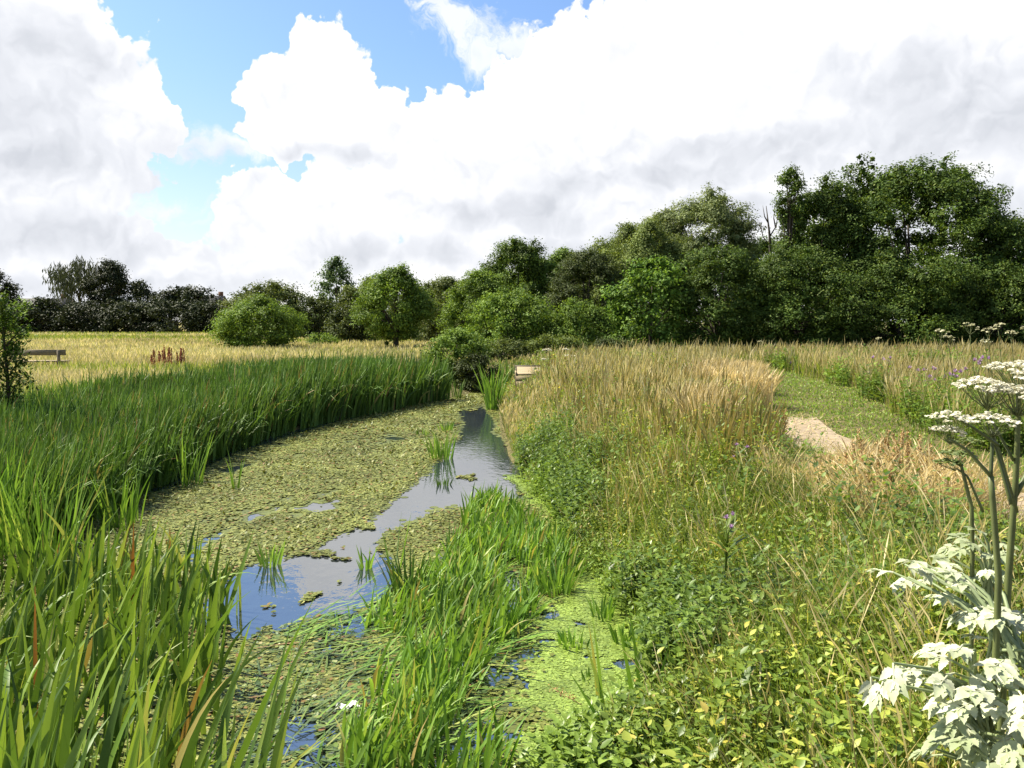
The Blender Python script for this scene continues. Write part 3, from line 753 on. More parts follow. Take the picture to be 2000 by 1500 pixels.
# ------------------------------------------------------------------ trees
PR = {
    'round': ([0, .12, .35, .6, .85, 1], [.35, .72, 1.0, .95, .6, .12]),
    'dome': ([0, .2, .5, .75, .92, 1], [.95, 1.0, .97, .84, .60, .25]),
    'oak': ([0, .1, .35, .6, .82, 1], [.85, .97, 1.0, .96, .78, .35]),
    'cone': ([0, .1, .3, .6, .85, 1], [.45, .95, 1.0, .78, .45, .14]),
    'mass': ([0, .3, .6, .85, 1], [1.0, 1.0, .92, .7, .4]),
    'tall': ([0, .15, .5, .8, 1], [.5, .8, 1.0, .7, .15]),
}
def tree(name, label, cat, u, vtop, wpx, D, mat, shape='dome', n=9000, leaf=.12, clumps=60, base=.0, extra=(), crownscale=1.0, lump=.3, squash=.8, group=None, droop=False, cr=.22, trunk_r=None, inner=.72, aspect=.6, layers=6.0, tuft=16):
    x0, ztop = at_y(u, vtop, D)
    z0 = float(height(np.array(x0), np.array(float(D)))) - .03
    Rr = wpx / 2 / F * D * 1.1
    Ht = ztop - z0
    zb = z0 + base
    t_ = thing(name, label, cat, (x0, D, z0), group)
    hh, rr = PR[shape]
    k = clumps
    tt = (rng.permutation(k) + rng.random(k)) / k
    a = np.arange(k) * 2.39996 + U(k, -.5, .5)
    crad = min(Rr, .75 * Ht) * cr * U(k, .65, 1.35)
    rad = np.interp(tt, hh, rr) * Rr * (1 + lump * (vnoise((a % TAU) * 1.3 + u, tt * 3.5 + vtop, 7) * 1.3 - .75))
    rad = np.maximum(rad - crad * .45, 0) * (inner + (1 - inner) * np.sqrt(rng.random(k)))
    C = np.stack([x0 + rad * np.cos(a), D + rad * np.sin(a) * .85, zb + tt * (ztop - zb - crad * .6)], 1)
    if extra:
        ex = []
        for (eu, ev, epx) in extra:
            xx_, zz_ = at_y(eu, ev, D); ex.append((xx_, D + rng.normal() * .3, zz_, epx / F * D))
        ex = np.array(ex)
        C = np.concatenate([C, ex[:, :3]]); crad = np.concatenate([crad, ex[:, 3]]); k = len(C)
    if not droop:
        ks = max(8, k // 4); js = rng.choice(k, ks)
        ctr = np.array([x0, D, zb + .45 * (ztop - zb)])
        vv = C[js] - ctr; vn = np.linalg.norm(vv, axis=1, keepdims=True) + 1e-6
        Cs = C[js] + vv / vn * (crad[js] * U(ks, .5, .95))[:, None]
        Cs[:, 2] = np.minimum(Cs[:, 2], ztop - .02 * Ht)
        C = np.concatenate([C, Cs]); crad = np.concatenate([crad, crad[js] * U(ks, .28, .5)]); k = len(C)
    n = int(np.clip(layers * .8 * 2 * Rr * Ht * (1 if base < 3 else .75) / (leaf * leaf * aspect * .55), 1200, 140000))
    w = crad ** 2; w /= w.sum()
    nt_ = max(40, n // tuft)
    it = rng.choice(k, nt_, p=w)
    dt = rng.normal(size=(nt_, 3)); dt[:, 2] += .25; dt /= np.linalg.norm(dt, axis=1, keepdims=True)
    Pt = C[it] + dt * (crad[it] * (.45 + .65 * rng.random(nt_) ** .6))[:, None] * np.array([1, 1, squash])
    j_ = rng.integers(0, nt_, n); idx = it[j_]; d = dt[j_]
    P = Pt[j_] + rng.normal(size=(n, 3)) * leaf * np.array([1.25, 1.25, .75])
    if droop:
        dz = rng.random(n) ** 1.5
        P[:, 2] -= dz * crad[idx] * 1.6
    P[:, 2] = np.maximum(P[:, 2], z0 + .05)
    if droop:
        m = blades(MB(), P, leaf * U(n, 1.5, 3.2), leaf * .38, U(n, 0, TAU), U(n, 2.5, 3.1), 0, 2, 'leaf', 0, U(n, -.8, .8))
    else:
        nr = d * .8 + rng.normal(size=(n, 3)) * .38 + np.array([0, 0, .45])
        nr /= np.linalg.norm(nr, axis=1, keepdims=True)
        m = leafquads(MB(), P, nr, leaf * U(n, .7, 1.35), leaf * aspect * U(n, .8, 1.3))
        nb = n // 5; ib = rng.choice(k, nb, p=w)
        db = rng.normal(size=(nb, 3)); db /= np.linalg.norm(db, axis=1, keepdims=True)
        Pb = C[ib] + db * (crad[ib] * .45 * rng.random(nb))[:, None]
        Pb[:, :2] = np.array([x0, D]) + (Pb[:, :2] - np.array([x0, D])) * .85
        Pb[:, 2] = np.maximum(Pb[:, 2], z0 + .05)
        leafquads(m, Pb, db, leaf * 2.4, leaf * aspect * 2.4)
    m.obj('crown', mat, t_)
    # trunk and limbs
    tr = trunk_r or max(.05, Ht * .018)
    m = MB()
    zt = zb + (ztop - zb) * .7
    zz = np.linspace(z0 - .1, zt, 7)
    wob = np.cumsum(rng.normal(size=(7, 2)) * tr * .35, 0) * np.linspace(0, 1, 7)[:, None]
    tube(m, np.stack([x0 + wob[:, 0], D + wob[:, 1], zz], 1), tr * np.linspace(1.15, .25, 7), 8)
    for j in rng.choice(k, min(k, 16), replace=False):
        s = np.array([x0, D, z0 + max(.25 * Ht, min(base, .6 * Ht)) * U(1, .6, 1.2)[0]])
        e = C[j]
        mid = (s + e) / 2 + np.array([0, 0, .08 * Ht])
        tq = np.linspace(0, 1, 6)[:, None]
        pts = (1 - tq) ** 2 * s + 2 * tq * (1 - tq) * mid + tq ** 2 * e
        tube(m, pts, tr * np.linspace(.42, .08, 6), 5)
    m.obj('trunk', M['bark'], t_, smooth=True)
    return t_

FAR = 'trees along the far edge of the field'
WOOD = 'trees and bushes beyond the right bank'
# far hedge line
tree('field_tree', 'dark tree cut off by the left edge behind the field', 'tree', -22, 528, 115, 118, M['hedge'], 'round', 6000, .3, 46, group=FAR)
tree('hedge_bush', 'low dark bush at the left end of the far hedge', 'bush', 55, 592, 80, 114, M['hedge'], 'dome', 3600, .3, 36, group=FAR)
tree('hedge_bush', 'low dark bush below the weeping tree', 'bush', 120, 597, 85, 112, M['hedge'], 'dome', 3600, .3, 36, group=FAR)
tree('weeping_tree', 'tall thin weeping tree with drooping see-through foliage above the far hedge', 'tree', 152, 500, 108, 120, M['weep'], 'round', 3000, .34, 60, base=6.0, droop=True, group=FAR, cr=.2, lump=.2, layers=1.6)
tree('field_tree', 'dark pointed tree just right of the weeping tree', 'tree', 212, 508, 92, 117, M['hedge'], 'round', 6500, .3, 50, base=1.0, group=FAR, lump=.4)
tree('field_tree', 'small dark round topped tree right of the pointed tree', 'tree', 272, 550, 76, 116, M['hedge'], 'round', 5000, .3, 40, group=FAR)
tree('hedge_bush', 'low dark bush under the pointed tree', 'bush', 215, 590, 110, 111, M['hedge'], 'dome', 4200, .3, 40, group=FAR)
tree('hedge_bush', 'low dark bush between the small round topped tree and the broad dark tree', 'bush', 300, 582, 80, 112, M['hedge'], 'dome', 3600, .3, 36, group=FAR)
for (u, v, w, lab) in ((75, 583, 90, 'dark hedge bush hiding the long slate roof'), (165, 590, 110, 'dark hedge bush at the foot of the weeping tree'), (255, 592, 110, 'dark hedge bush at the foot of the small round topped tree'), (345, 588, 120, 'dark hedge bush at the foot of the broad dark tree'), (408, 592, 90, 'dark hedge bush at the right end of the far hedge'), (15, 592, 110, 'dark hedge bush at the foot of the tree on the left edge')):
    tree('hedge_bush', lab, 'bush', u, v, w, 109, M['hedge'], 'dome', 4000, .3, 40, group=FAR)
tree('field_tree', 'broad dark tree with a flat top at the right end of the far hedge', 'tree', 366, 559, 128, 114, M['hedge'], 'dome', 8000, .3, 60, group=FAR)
tree('hedge_bush', 'small bush in the gap right of the broad dark tree', 'bush', 430, 588, 50, 118, M['dark'], 'round', 2400, .3, 30, group=FAR)
tree('domed_tree', 'large olive domed tree standing behind the field bush', 'tree', 522, 551, 165, 76, M['olive'], 'dome', 13000, .20, 90, group=WOOD, lump=.14)
tree('dark_bush', 'dark bush between the domed tree and the tall conical birch', 'bush', 622, 578, 74, 78, M['dark'], 'dome', 5000, .2, 46, group=WOOD)
tree('birch_tree', 'tall conical pale green birch rising alone against the sky', 'tree', 658, 500, 86, 84, M['poplar'], 'cone', 3300, .21, 60, base=1.5, group=WOOD, cr=.26, lump=.35, layers=2.2)
tree('field_bush', 'rounded leafy bush standing alone in the dry field', 'bush', 506, 580, 160, 49, M['mid'], 'round', 11000, .12, 90, group=WOOD, lump=.35, base=.15)
tree('field_tree', 'small full crowned tree with a short dark trunk beside the reeds', 'tree', 772, 523, 146, 49, M['mid'], 'round', 13500, .13, 90, base=.85, group=WOOD, trunk_r=.16, lump=.32, extra=((788, 524, 10), (760, 535, 13)))
tree('willow_bush', 'pale rounded willow bush left of the small full crowned tree', 'bush', 692, 561, 80, 66, M['olive'], 'dome', 7000, .17, 60, group=WOOD, lump=.18)
tree('willow_bush', 'pale willow showing above the left of the small full crowned tree', 'bush', 735, 541, 90, 70, M['willow'], 'dome', 6000, .18, 50, group=WOOD)
tree('willow_tree', 'dull olive willow right of the small full crowned tree', 'tree', 876, 540, 135, 62, M['olive'], 'dome', 9500, .15, 80, group=WOOD, lump=.2)
tree('hazel_tree', 'mid green tree left below the dark round topped tree', 'tree', 936, 528, 130, 53, M['mid'], 'dome', 9500, .13, 80, group=WOOD)
tree('round_topped_tree', 'dark round topped tree rising at the middle of the wood', 'tree', 1012, 468, 150, 56, M['oak'], 'dome', 14000, .14, 120, group=WOOD)
tree('hazel_tree', 'light tree top just right of the dark round topped tree', 'tree', 1100, 486, 110, 56, M['mid'], 'tall', 7000, .14, 60, group=WOOD)
tree('thorn_bush', 'dark rounded thorn with fine leaves in front of the willows', 'bush', 1145, 487, 150, 47, M['dark'], 'dome', 15000, .10, 110, group=WOOD, lump=.15)
tree('willow_tree', 'domed olive willow left of the tall pale willow', 'tree', 1262, 428, 175, 52, M['willow'], 'dome', 17000, .12, 120, group=WOOD, lump=.15)
tree('willow_tree', 'feathery pale willow top above the domed olive willow', 'tree', 1300, 408, 120, 57, M['willow2'], 'round', 7000, .14, 60, base=3, group=WOOD)
tree('willow_tree', 'tallest pale willow left of the big dark oak', 'tree', 1385, 380, 220, 56, M['willow2'], 'oak', 15000, .14, 130, group=WOOD, extra=((1385, 382, 26), (1330, 412, 22), (1455, 412, 20)))
tree('hazel_bush', 'bright leaved young tree with large leaves at the front of the wood', 'bush', 1272, 500, 150, 42, M['bright'], 'dome', 7500, .15, 80, group=WOOD, aspect=.75)
tree('hazel_bush', 'mid green bush at the foot of the dark round topped tree', 'bush', 1000, 566, 165, 41, M['mid'], 'dome', 11000, .11, 100, group=WOOD)
tree('hazel_bush', 'green bush below the dark rounded thorn', 'bush', 1130, 585, 130, 40, M['mid'], 'dome', 8000, .10, 80, group=WOOD)
tree('oak_sapling', 'lower dark shrub between the bright young tree and the oak', 'bush', 1400, 480, 190, 43, M['oak'], 'mass', 14000, .12, 110, group=WOOD, lump=.55, cr=.2)
tree('oak_tree', 'largest oak with a broad dark crown at the right of the wood', 'tree', 1790, 330, 420, 48, M['oak'], 'oak', 62000, .155, 340, group=WOOD, cr=.13, lump=.16, layers=7.5,
     extra=((1662, 352, 22), (1661, 335, 16), (1660, 320, 11), (1658, 307, 8), (1690, 345, 24), (1691, 325, 16), (1693, 309, 9), (1640, 380, 34), (1700, 365, 34), (1740, 345, 30), (1800, 330, 28), (1855, 322, 18), (1858, 310, 10), (1905, 345, 26), (1950, 385, 26), (1985, 430, 20)))
tree('oak_tree', 'oak with several pointed tops left of the largest oak', 'tree', 1605, 372, 200, 46, M['oak'], 'oak', 26000, .14, 170, group=WOOD, cr=.16, layers=7, lump=.2,
     extra=((1606, 352, 12), (1608, 368, 16), (1640, 372, 22), (1570, 400, 24)))
tree('thin_tree', 'slender tree with a small airy tuft of leaves left of the pointed oak', 'tree', 1546, 325, 50, 45, M['oak'], 'tall', 1300, .12, 22, base=7.2, group=WOOD, trunk_r=.11, extra=((1550, 335, 13), (1535, 350, 13), (1558, 360, 11), (1545, 395, 10), (1552, 420, 12)), cr=.3, layers=1.8)
tree('oak_tree', 'dark oak cut off by the right edge', 'tree', 1990, 420, 230, 47, M['oak'], 'oak', 22000, .13, 130, group=WOOD, cr=.17)
tree('thorn_bush', 'dark thicket at the foot of the pointed oak', 'bush', 1560, 490, 280, 43, M['oak'], 'mass', 17000, .115, 130, group=WOOD, lump=.55, cr=.2)
tree('thorn_bush', 'dark thicket at the foot of the largest oak', 'bush', 1760, 500, 320, 43, M['oak'], 'mass', 17000, .115, 130, group=WOOD, lump=.55, cr=.2)
tree('thorn_bush', 'dark thicket at the foot of the oak by the right edge', 'bush', 1960, 510, 260, 43, M['oak'], 'mass', 14000, .115, 120, group=WOOD, lump=.55, cr=.2)
tree('waterside_bush', 'sprawling bush overhanging the head of the stream', 'bush', 893, 642, 130, 31, M['mid'], 'round', 8500, .085, 90, group=None, lump=.4, base=.0)
tree('waterside_bush', 'low dark bush at the water below the sprawling bush', 'bush', 928, 690, 80, 29.5, M['dark'], 'dome', 4500, .075, 60)
tree('bramble', 'small bramble in the field between the bush and the tree', 'bush', 628, 652, 60, 56, M['mid'], 'dome', 1800, .12, 30)
for (u, v, w, D, mt, lab) in ((985, 664, 110, 37, 'olive', 'low brown green bramble behind the waterside bush'), (1085, 655, 120, 38, 'willow', 'low green bramble behind the white flower heads'), (1190, 662, 110, 36, 'dark', 'low dark bramble at the end of the tall grass ridge')):
    tree('bramble', lab, 'bush', u, v, w, D, M[mt], 'dome', 5500, .085, 70, group='brambles below the wood')

for (u, v, w, D, mt, lab) in ((820, 556, 150, 74, 'olive', 'olive willow behind the small full crowned tree'), (970, 520, 150, 68, 'mid', 'green tree behind the gap left of the dark round topped tree'),
                          (1180, 500, 150, 64, 'olive', 'olive tree behind the fine leaved thorn'), (1480, 466, 150, 62, 'oak', 'dark tree behind the bare dead branches'), (1062, 500, 170, 66, 'mid', 'green tree filling the gap right of the dark round topped tree'), (1195, 466, 150, 63, 'willow', 'willow left behind the domed olive willow'), (900, 548, 160, 70, 'olive', 'olive tree left behind the green hazel'), (682, 598, 80, 63, 'dark', 'dark bush left below the pale willow bush'), (590, 596, 120, 92, 'dark', 'distant dark bush behind the conical birch')):
    tree('woodland_tree', lab, 'tree', u, v, w, D, M[mt], 'dome', 9000, .17, 90, group=WOOD, lump=.15)
# dead branches
x0, z1 = at_y(1500, 402, 46.5)
t = thing('dead_tree', 'bare dead branches against the sky left of the slender tree', 'tree', (x0, 46.5, .75), WOOD)
m = MB()
tube(m, [[x0 + .3, 46.5, .7], [x0 + .25, 46.5, 5.5], [x0 + .1, 46.5, 7.3], [x0 - .1, 46.5, z1]], [.14, .10, .06, .015], 6)
for (a, b, c) in (((.12, 7.0), (.45, 7.6), (.55, 8.5)), ((.2, 6.5), (-.25, 7.0), (-.5, 7.9)), ((.02, 7.8), (-.2, 8.1), (-.3, 8.7)), ((.2, 6.2), (.7, 6.8), (.85, 7.7)), ((.6, 7.9), (.8, 8.2), (.75, 8.9)), ((.45, 7.5), (.3, 8.0), (.35, 8.4))):
    tube(m, [[x0 + a[0], 46.5, a[1]], [x0 + b[0], 46.4, b[1]], [x0 + c[0], 46.45, c[1]]], [.045, .03, .008], 5)
m.obj('trunk', M['bark'], t, smooth=True)

# sapling at the left edge
D = 14.0
x0, zt = at_y(5, 572, D)
z0 = .62
t = thing('sapling', 'leafy yellow green sapling at the left edge behind the reeds', 'tree', (x0, D, z0))
m = MB(); mt = MB()
tube(mt, [[x0, D, z0 - .1], [x0 + .03, D, 1.4], [x0 - .02, D, 2.2], [x0 + .02, D, zt - .1]], [.035, .028, .02, .006], 7)
for (u, v, r, n) in ((12, 590, .16, 150), (22, 620, .2, 180), (5, 640, .24, 220), (-30, 620, .3, 220), (15, 668, .2, 180), (36, 655, .07, 30), (48, 650, .07, 30), (60, 642, .05, 20), (30, 690, .17, 130), (2, 700, .25, 200), (-30, 690, .3, 200), (14, 725, .24, 150), (40, 705, .14, 60), (25, 745, .22, 120), (-10, 755, .3, 160), (28, 600, .14, 70), (36, 735, .14, 60), (5, 775, .26, 150), (30, 780, .2, 100), (-25, 800, .28, 120)):
    cx, cz = at_y(u, v, D); cy = D + rng.normal() * .12
    n = int(n * 1.25); d = rng.normal(size=(n, 3)) * .5
    P = np.array([cx, cy, cz]) + d * r
    blades(m, P, U(n, .07, .12), U(n, .03, .055), U(n, 0, TAU), U(n, .5, 2.2), U(n, 0, .6), 2, 'leaf', 0, None, .2)
    tube(mt, [[x0, D, cz - .3], [(x0 + cx) / 2, (D + cy) / 2, cz - .1], [cx, cy, cz]], [.014, .009, .004], 5)
m.obj('crown', M['sapling'], t); mt.obj('trunk', M['bark'], t, smooth=True)

# ------------------------------------------------------------------ houses beyond the hedge
def house(label, u0, u1, vr, D, group='house roofs beyond the hedge'):
    xa, zr = at_y(u0, vr, D); xb, _ = at_y(u1, vr, D)
    w = xb - xa; xc = (xa + xb) / 2; d = 7.0; ze = zr - 2.4; z0 = .5
    t = thing('house', label, 'house', (xc, D, z0), group)
    m = MB()
    V = [(xa, D - d / 2, z0), (xb, D - d / 2, z0), (xb, D + d / 2, z0), (xa, D + d / 2, z0), (xa, D - d / 2, ze), (xb, D - d / 2, ze), (xb, D + d / 2, ze), (xa, D + d / 2, ze), (xa, D, zr - .12), (xb, D, zr - .12)]
    m.add(V, [(0, 1, 5, 4), (1, 2, 6, 5), (2, 3, 7, 6), (3, 0, 4, 7)], [(5, 6, 9), (7, 4, 8)])
    m.obj('wall', M['brick'], t)
    e, o = .35, .3
    V = []
    for dz in (0, .12):
        V += [(xa - o, D - d / 2 - e, ze - .22 + dz), (xb + o, D - d / 2 - e, ze - .22 + dz), (xb + o, D, zr - .1 + dz), (xa - o, D, zr - .1 + dz), (xa - o, D + d / 2 + e, ze - .22 + dz), (xb + o, D + d / 2 + e, ze - .22 + dz)]
    q = [(6, 7, 8, 9), (9, 8, 11, 10), (3, 2, 1, 0), (4, 5, 2, 3), (0, 1, 7, 6), (5, 4, 10, 11), (1, 2, 8, 7), (2, 5, 11, 8), (3, 0, 6, 9), (4, 3, 9, 10)]
    m = MB().add(V, q)
    r = m.obj('roof', M['slate'], t)
    m = box(MB(), (xa + w * .8, D + .5, zr + .25), (.7, .5, 1.0)); m.obj('chimney', M['brick'], r)
    for k in (.25, .6):
        m = box(MB(), (xa + w * k, D - d / 2 - .02, ze - 1.1), (1.2, .08, 1.1)); m.obj('window', M['glass'], t)
house('house with a long dark slate roof showing above the far left hedge', 44, 140, 583, 136)
house('small house roof showing in the gap of the far hedge', 404, 436, 578, 150)

# ------------------------------------------------------------------ bench
D = 30.0
xa, _ = at_y(18, 690, D); xb, _ = at_y(128, 690, D)
zg = float(height(np.array(xa), np.array(D)))
t = thing('bench', 'weathered wooden bench standing in the dry field beside the sapling', 'bench', ((xa + xb) / 2, D, zg))
xc, w = (xa + xb) / 2, xb - xa
z_top = at_y(80, 683, D)[1]
zs = z_top - .42
box(MB(), (xc, D, z_top - .10), (w, .05, .20)).obj('backrest', M['wood'], t)
box(MB(), (xc - .05, D + .26, zs), (w - .1, .42, .06)).obj('seat', M['palewood'], t)
for k in (-1, 1):
    xx_ = xc + k * (w / 2 - .22)
    m = box(MB(), (xx_, D - .06, (z_top - .02 + zg) / 2), (.09, .07, z_top - .02 - zg)); m.obj('back_post', M['wood'], t)
    m = box(MB(), (xx_, D + .40, (zs - .03 + zg) / 2), (.09, .09, zs - .03 - zg)); m.obj('leg', M['wood'], t)
    m = box(MB(), (xx_, D + .2, zs - .08), (.06, .46, .09)); m.obj('seat_rail', M['wood'], t)

# ------------------------------------------------------------------ wooden sluice
D = 26.0
xa, zt = at_y(1008, 730, D); xb, _ = at_y(1062, 730, D)
xc, w = (xa + xb) / 2, xb - xa
zg = float(height(np.array(xc), np.array(D)))
t = thing('wooden_sluice', 'low pale wooden sluice box half buried in the bank grass', 'sluice', (xc, D, zg))
for k in range(4):
    box(MB(), (xc, D + .1 + k * .20, zt + k * .045), (w - .06, .19, .045), 0, .22).obj('lid_plank', M['palewood'], t)
for k in range(3):
    box(MB(), (xc, D - .02, zt - .14 - k * .17), (w, .05, .16)).obj('front_plank', M['palewood'], t)
for k in (-1, 1):
    box(MB(), (xc + k * (w / 2 + .01), D + .45, zt - .2), (.05, .95, .5)).obj('side_plank', M['palewood'], t)
    box(MB(), (xc + k * (w / 2 - .02), D + .82, zt - .15), (.09, .09, .58)).obj('post', M['wood'], t)
box(MB(), (xc, D + .93, zt + .17), (w + .06, .07, .09)).obj('rail', M['wood'], t)

# ------------------------------------------------------------------ docks
def dock(u, v, z, hpx, mat, label, nst=3, group=None, D=None):
    if D: cx, zz = at_y(u, v, D); cy = D; z = float(height(np.array(cx), np.array(cy)))
    else: cx, cy = at_z(u, v, z)
    sc = math.hypot(cx, cy) / F; hgt = hpx * sc
    t = thing('dock_plant', label, 'plant', (cx, cy, z), group)
    ms, mf, ml = MB(), MB(), MB()
    for k in range(nst):
        a = U(1, 0, TAU)[0]; ln = U(1, .03, .2)[0]; h_ = hgt * U(1, .75, 1.05)[0]
        bx, by = cx + rng.normal() * .11, cy + rng.normal() * .14
        tip = np.array([bx + math.cos(a) * ln * h_, by + math.sin(a) * ln * h_, z + h_])
        tube(ms, [[bx, by, z - .03], [(bx + tip[0]) / 2, (by + tip[1]) / 2, z + h_ * .5], tip], [.006, .005, .002], 5)
        n = 130
        tq = U(n, .35, 1.0)
        P = np.array([bx, by, z]) + (tip - np.array([bx, by, z])) * tq[:, None] + rng.normal(size=(n, 3)) * np.array([.017, .017, .02]) * (1.35 - tq)[:, None] * 1.3
        nn = rng.normal(size=(n, 3)); nn /= np.linalg.norm(nn, axis=1, keepdims=True)
        leafquads(MB(), P, nn, .014 + .001 * cy, .010 + .0007 * cy).obj('seed_head', mat, t)
        n = 7
        P = np.array([bx, by, z]) + (tip - np.array([bx, by, z])) * U(n, .05, .5)[:, None]
        blades(ml, P, U(n, .10, .22), U(n, .025, .045), U(n, 0, TAU), U(n, .5, 1.1), U(n, .5, 1.5), 4, 'leaf', 0, None, .2)
    ms.obj('stem', M['brownstem'], t); ml.obj('leaves', M['brownstem'], t)
RD = 'red docks in the dry field'
dock(308, 722, 0, 40, M['dockred'], 'dark red dock, leftmost of three in the dry field', 6, RD, 29.5)
dock(326, 722, 0, 44, M['dockred'], 'tallest of three dark red docks in the dry field', 7, RD, 30)
dock(349, 724, 0, 42, M['dockred'], 'widest dark red dock, right one of three in the field', 8, RD, 29.8)
BD = 'brown docks left of the path'
for (u, v, hp_, lab) in ((1700, 960, 100, 'brown dock with a pale base nearest the golden grass'), (1745, 965, 120, 'tall brown dock in the middle of the brown docks'),
                        (1790, 970, 95, 'brown dock at the right end of the brown docks'), (1720, 1010, 90, 'low brown dock in front of the other brown docks'),
                        (1512, 860, 55, 'brown dock standing at the edge of the sandy path'),
                        (1680, 985, 105, 'brown dock at the left front of the brown docks'), (1765, 1000, 100, 'brown dock at the middle front of the brown docks'), (1815, 985, 85, 'brown dock nearest the seeding hogweed'), (1725, 940, 90, 'brown dock at the back of the brown docks beside the path')):
    dock(u, v, .8, hp_, M['dock'], lab, 6, BD)
# dead reed leaf
cx, cy = at_z(491, 842)
t_ = blades(MB(), [[cx, cy, -.05], [cx + .02, cy, -.05]], [.52, .40], .055, 0.2, .06, .1, 4, 'blade', 0, [0.0, .3], .2).obj('dead_reed', M['brownstem'])
tag(t_, 'orange brown dead reed leaf standing in front of the dark reed bed', 'reed')

# ------------------------------------------------------------------ thistles beyond the mown strip
TH = [(1560, 708), (1600, 700), (1650, 716), (1700, 722), (1735, 738), (1760, 742), (1782, 736), (1815, 748), (1850, 735), (1720, 700), (1800, 712), (1870, 720), (1640, 740), (1590, 725), (1765, 765), (1420, 985), (1445, 870), (1905, 700)]
for j, (u, v) in enumerate(TH):
    z = .80
    near = v > 850
    hp = .95 if not near else .45
    D = (H - z - hp) / ((v - 625) / F)
    while not near and at_y(u, v, D)[0] < path_c(D) + 2.7 and D < 34: D += .25
    cx, zt = at_y(u, v, D)
    t = thing('thistle', ('thistle with mauve flowers standing in the herbs right of the mown grass' if not near else
                          ('mauve flowered thistle low on the near right bank' if v > 900 else 'mauve flowered thistle beside the golden grass drift')), 'flower', (cx, D, z),
              'thistles right of the mown grass' if not near else None)
    ms, mf = MB(), MB()
    for k in range(5 if not near else 3):
        a = U(1, 0, TAU)[0]; r = U(1, .0, .3)[0] * (1 if not near else .35)
        tip = np.array([cx + r * math.cos(a), D + r * math.sin(a), zt - U(1, 0, .15)[0]])
        tube(ms, [[cx, D, z - .03], [cx + (tip[0] - cx) * .3, D + (tip[1] - D) * .3, z + (zt - z) * .55], tip], [.008, .006, .004], 5)
        n = 6
        P = np.array([cx, D, z]) + (tip - np.array([cx, D, z])) * U(n, .15, .85)[:, None]
        blades(ms, P, U(n, .12, .2), U(n, .02, .04), U(n, 0, TAU), U(n, .6, 1.2), U(n, 0, .8), 3, 'leaf', 0, None, .2)
        n = 26; s = .030 + .0022 * D if not near else .03
        blades(MB(), np.repeat(tip[None], n, 0), s * U(n, .8, 1.2), s * .35, U(n, 0, TAU), U(n, 0, 1.3), 0, 2, 'blade').obj('flower_head', M['purple'], t)
    ms.obj('stem', M['herb'], t)

# ------------------------------------------------------------------ umbels
def umbel(mb, mst, c, rad, n_ray=22, per=16, fl=.008, dome=.28, tilt=(0, 0), stalk=None):
    """a domed umbel of umbellets centred on c (its rim level), rays start below at stalk."""
    c = np.asarray(c, float)
    stalk = c - np.array([0, 0, rad * .75]) if stalk is None else np.asarray(stalk, float)
    k = np.arange(n_ray); r = np.sqrt((k + .5) / n_ray) * rad * U(n_ray, .92, 1.06); a = k * 2.39996
    x, y = r * np.cos(a), r * np.sin(a)
    z = dome * rad * (1 - (r / rad) ** 2) + tilt[0] * x + tilt[1] * y + rng.normal(size=n_ray) * rad * .03
    U3 = c + np.stack([x, y, z], 1)
    for p in U3:
        mid = (stalk + p) / 2 + np.array([0, 0, -.06 * rad])
        tube(mst, [stalk, mid, p], [rad * .018, rad * .013, rad * .01], 4, False)
    ur = rad / math.sqrt(n_ray) * .74
    i = np.repeat(np.arange(n_ray), per); N_ = len(i)
    rr = np.sqrt(rng.random(N_)) * ur; aa = U(N_, 0, TAU)
    P = U3[i] + np.stack([rr * np.cos(aa), rr * np.sin(aa), .35 * ur * (1 - (rr / ur) ** 2) + rng.normal(size=N_) * .08 * ur], 1)
    discs(mb, P, lowtilt(N_, .45), fl * U(N_, .7, 1.3), 1.3)

# small white umbels in the distance
for (u, v, D, rp, lab) in ((1068, 684, 27, 8, 'white flower head left of the pair above the wooden sluice'), (1104, 683, 27, 6, 'smallest white flower head behind the wooden sluice'), (1112, 696, 26, 10, 'widest flat white flower head behind the wooden sluice'),
                     (1062, 702, 26, 4, 'tiny white flower head close above the wooden sluice')):
    cx, cz = at_y(u, v, D); z = float(height(np.array(cx), np.array(float(D)))); rad = rp / F * D
    t = thing('white_umbel', lab, 'flower', (cx, D, z), 'white umbels by the stream head')
    mb_, ms = MB(), MB()
    umbel(mb_, ms, (cx, D, cz), rad, 14, 10, .022)
    tube(ms, [[cx, D, z - .05], [cx + .02, D, (z + cz) / 2], [cx, D, cz - rad * .7]], [.011, .009, .006], 5)
    mb_.obj('flower_head', M['umbel'], t); ms.obj('stem', M['stem'], t)
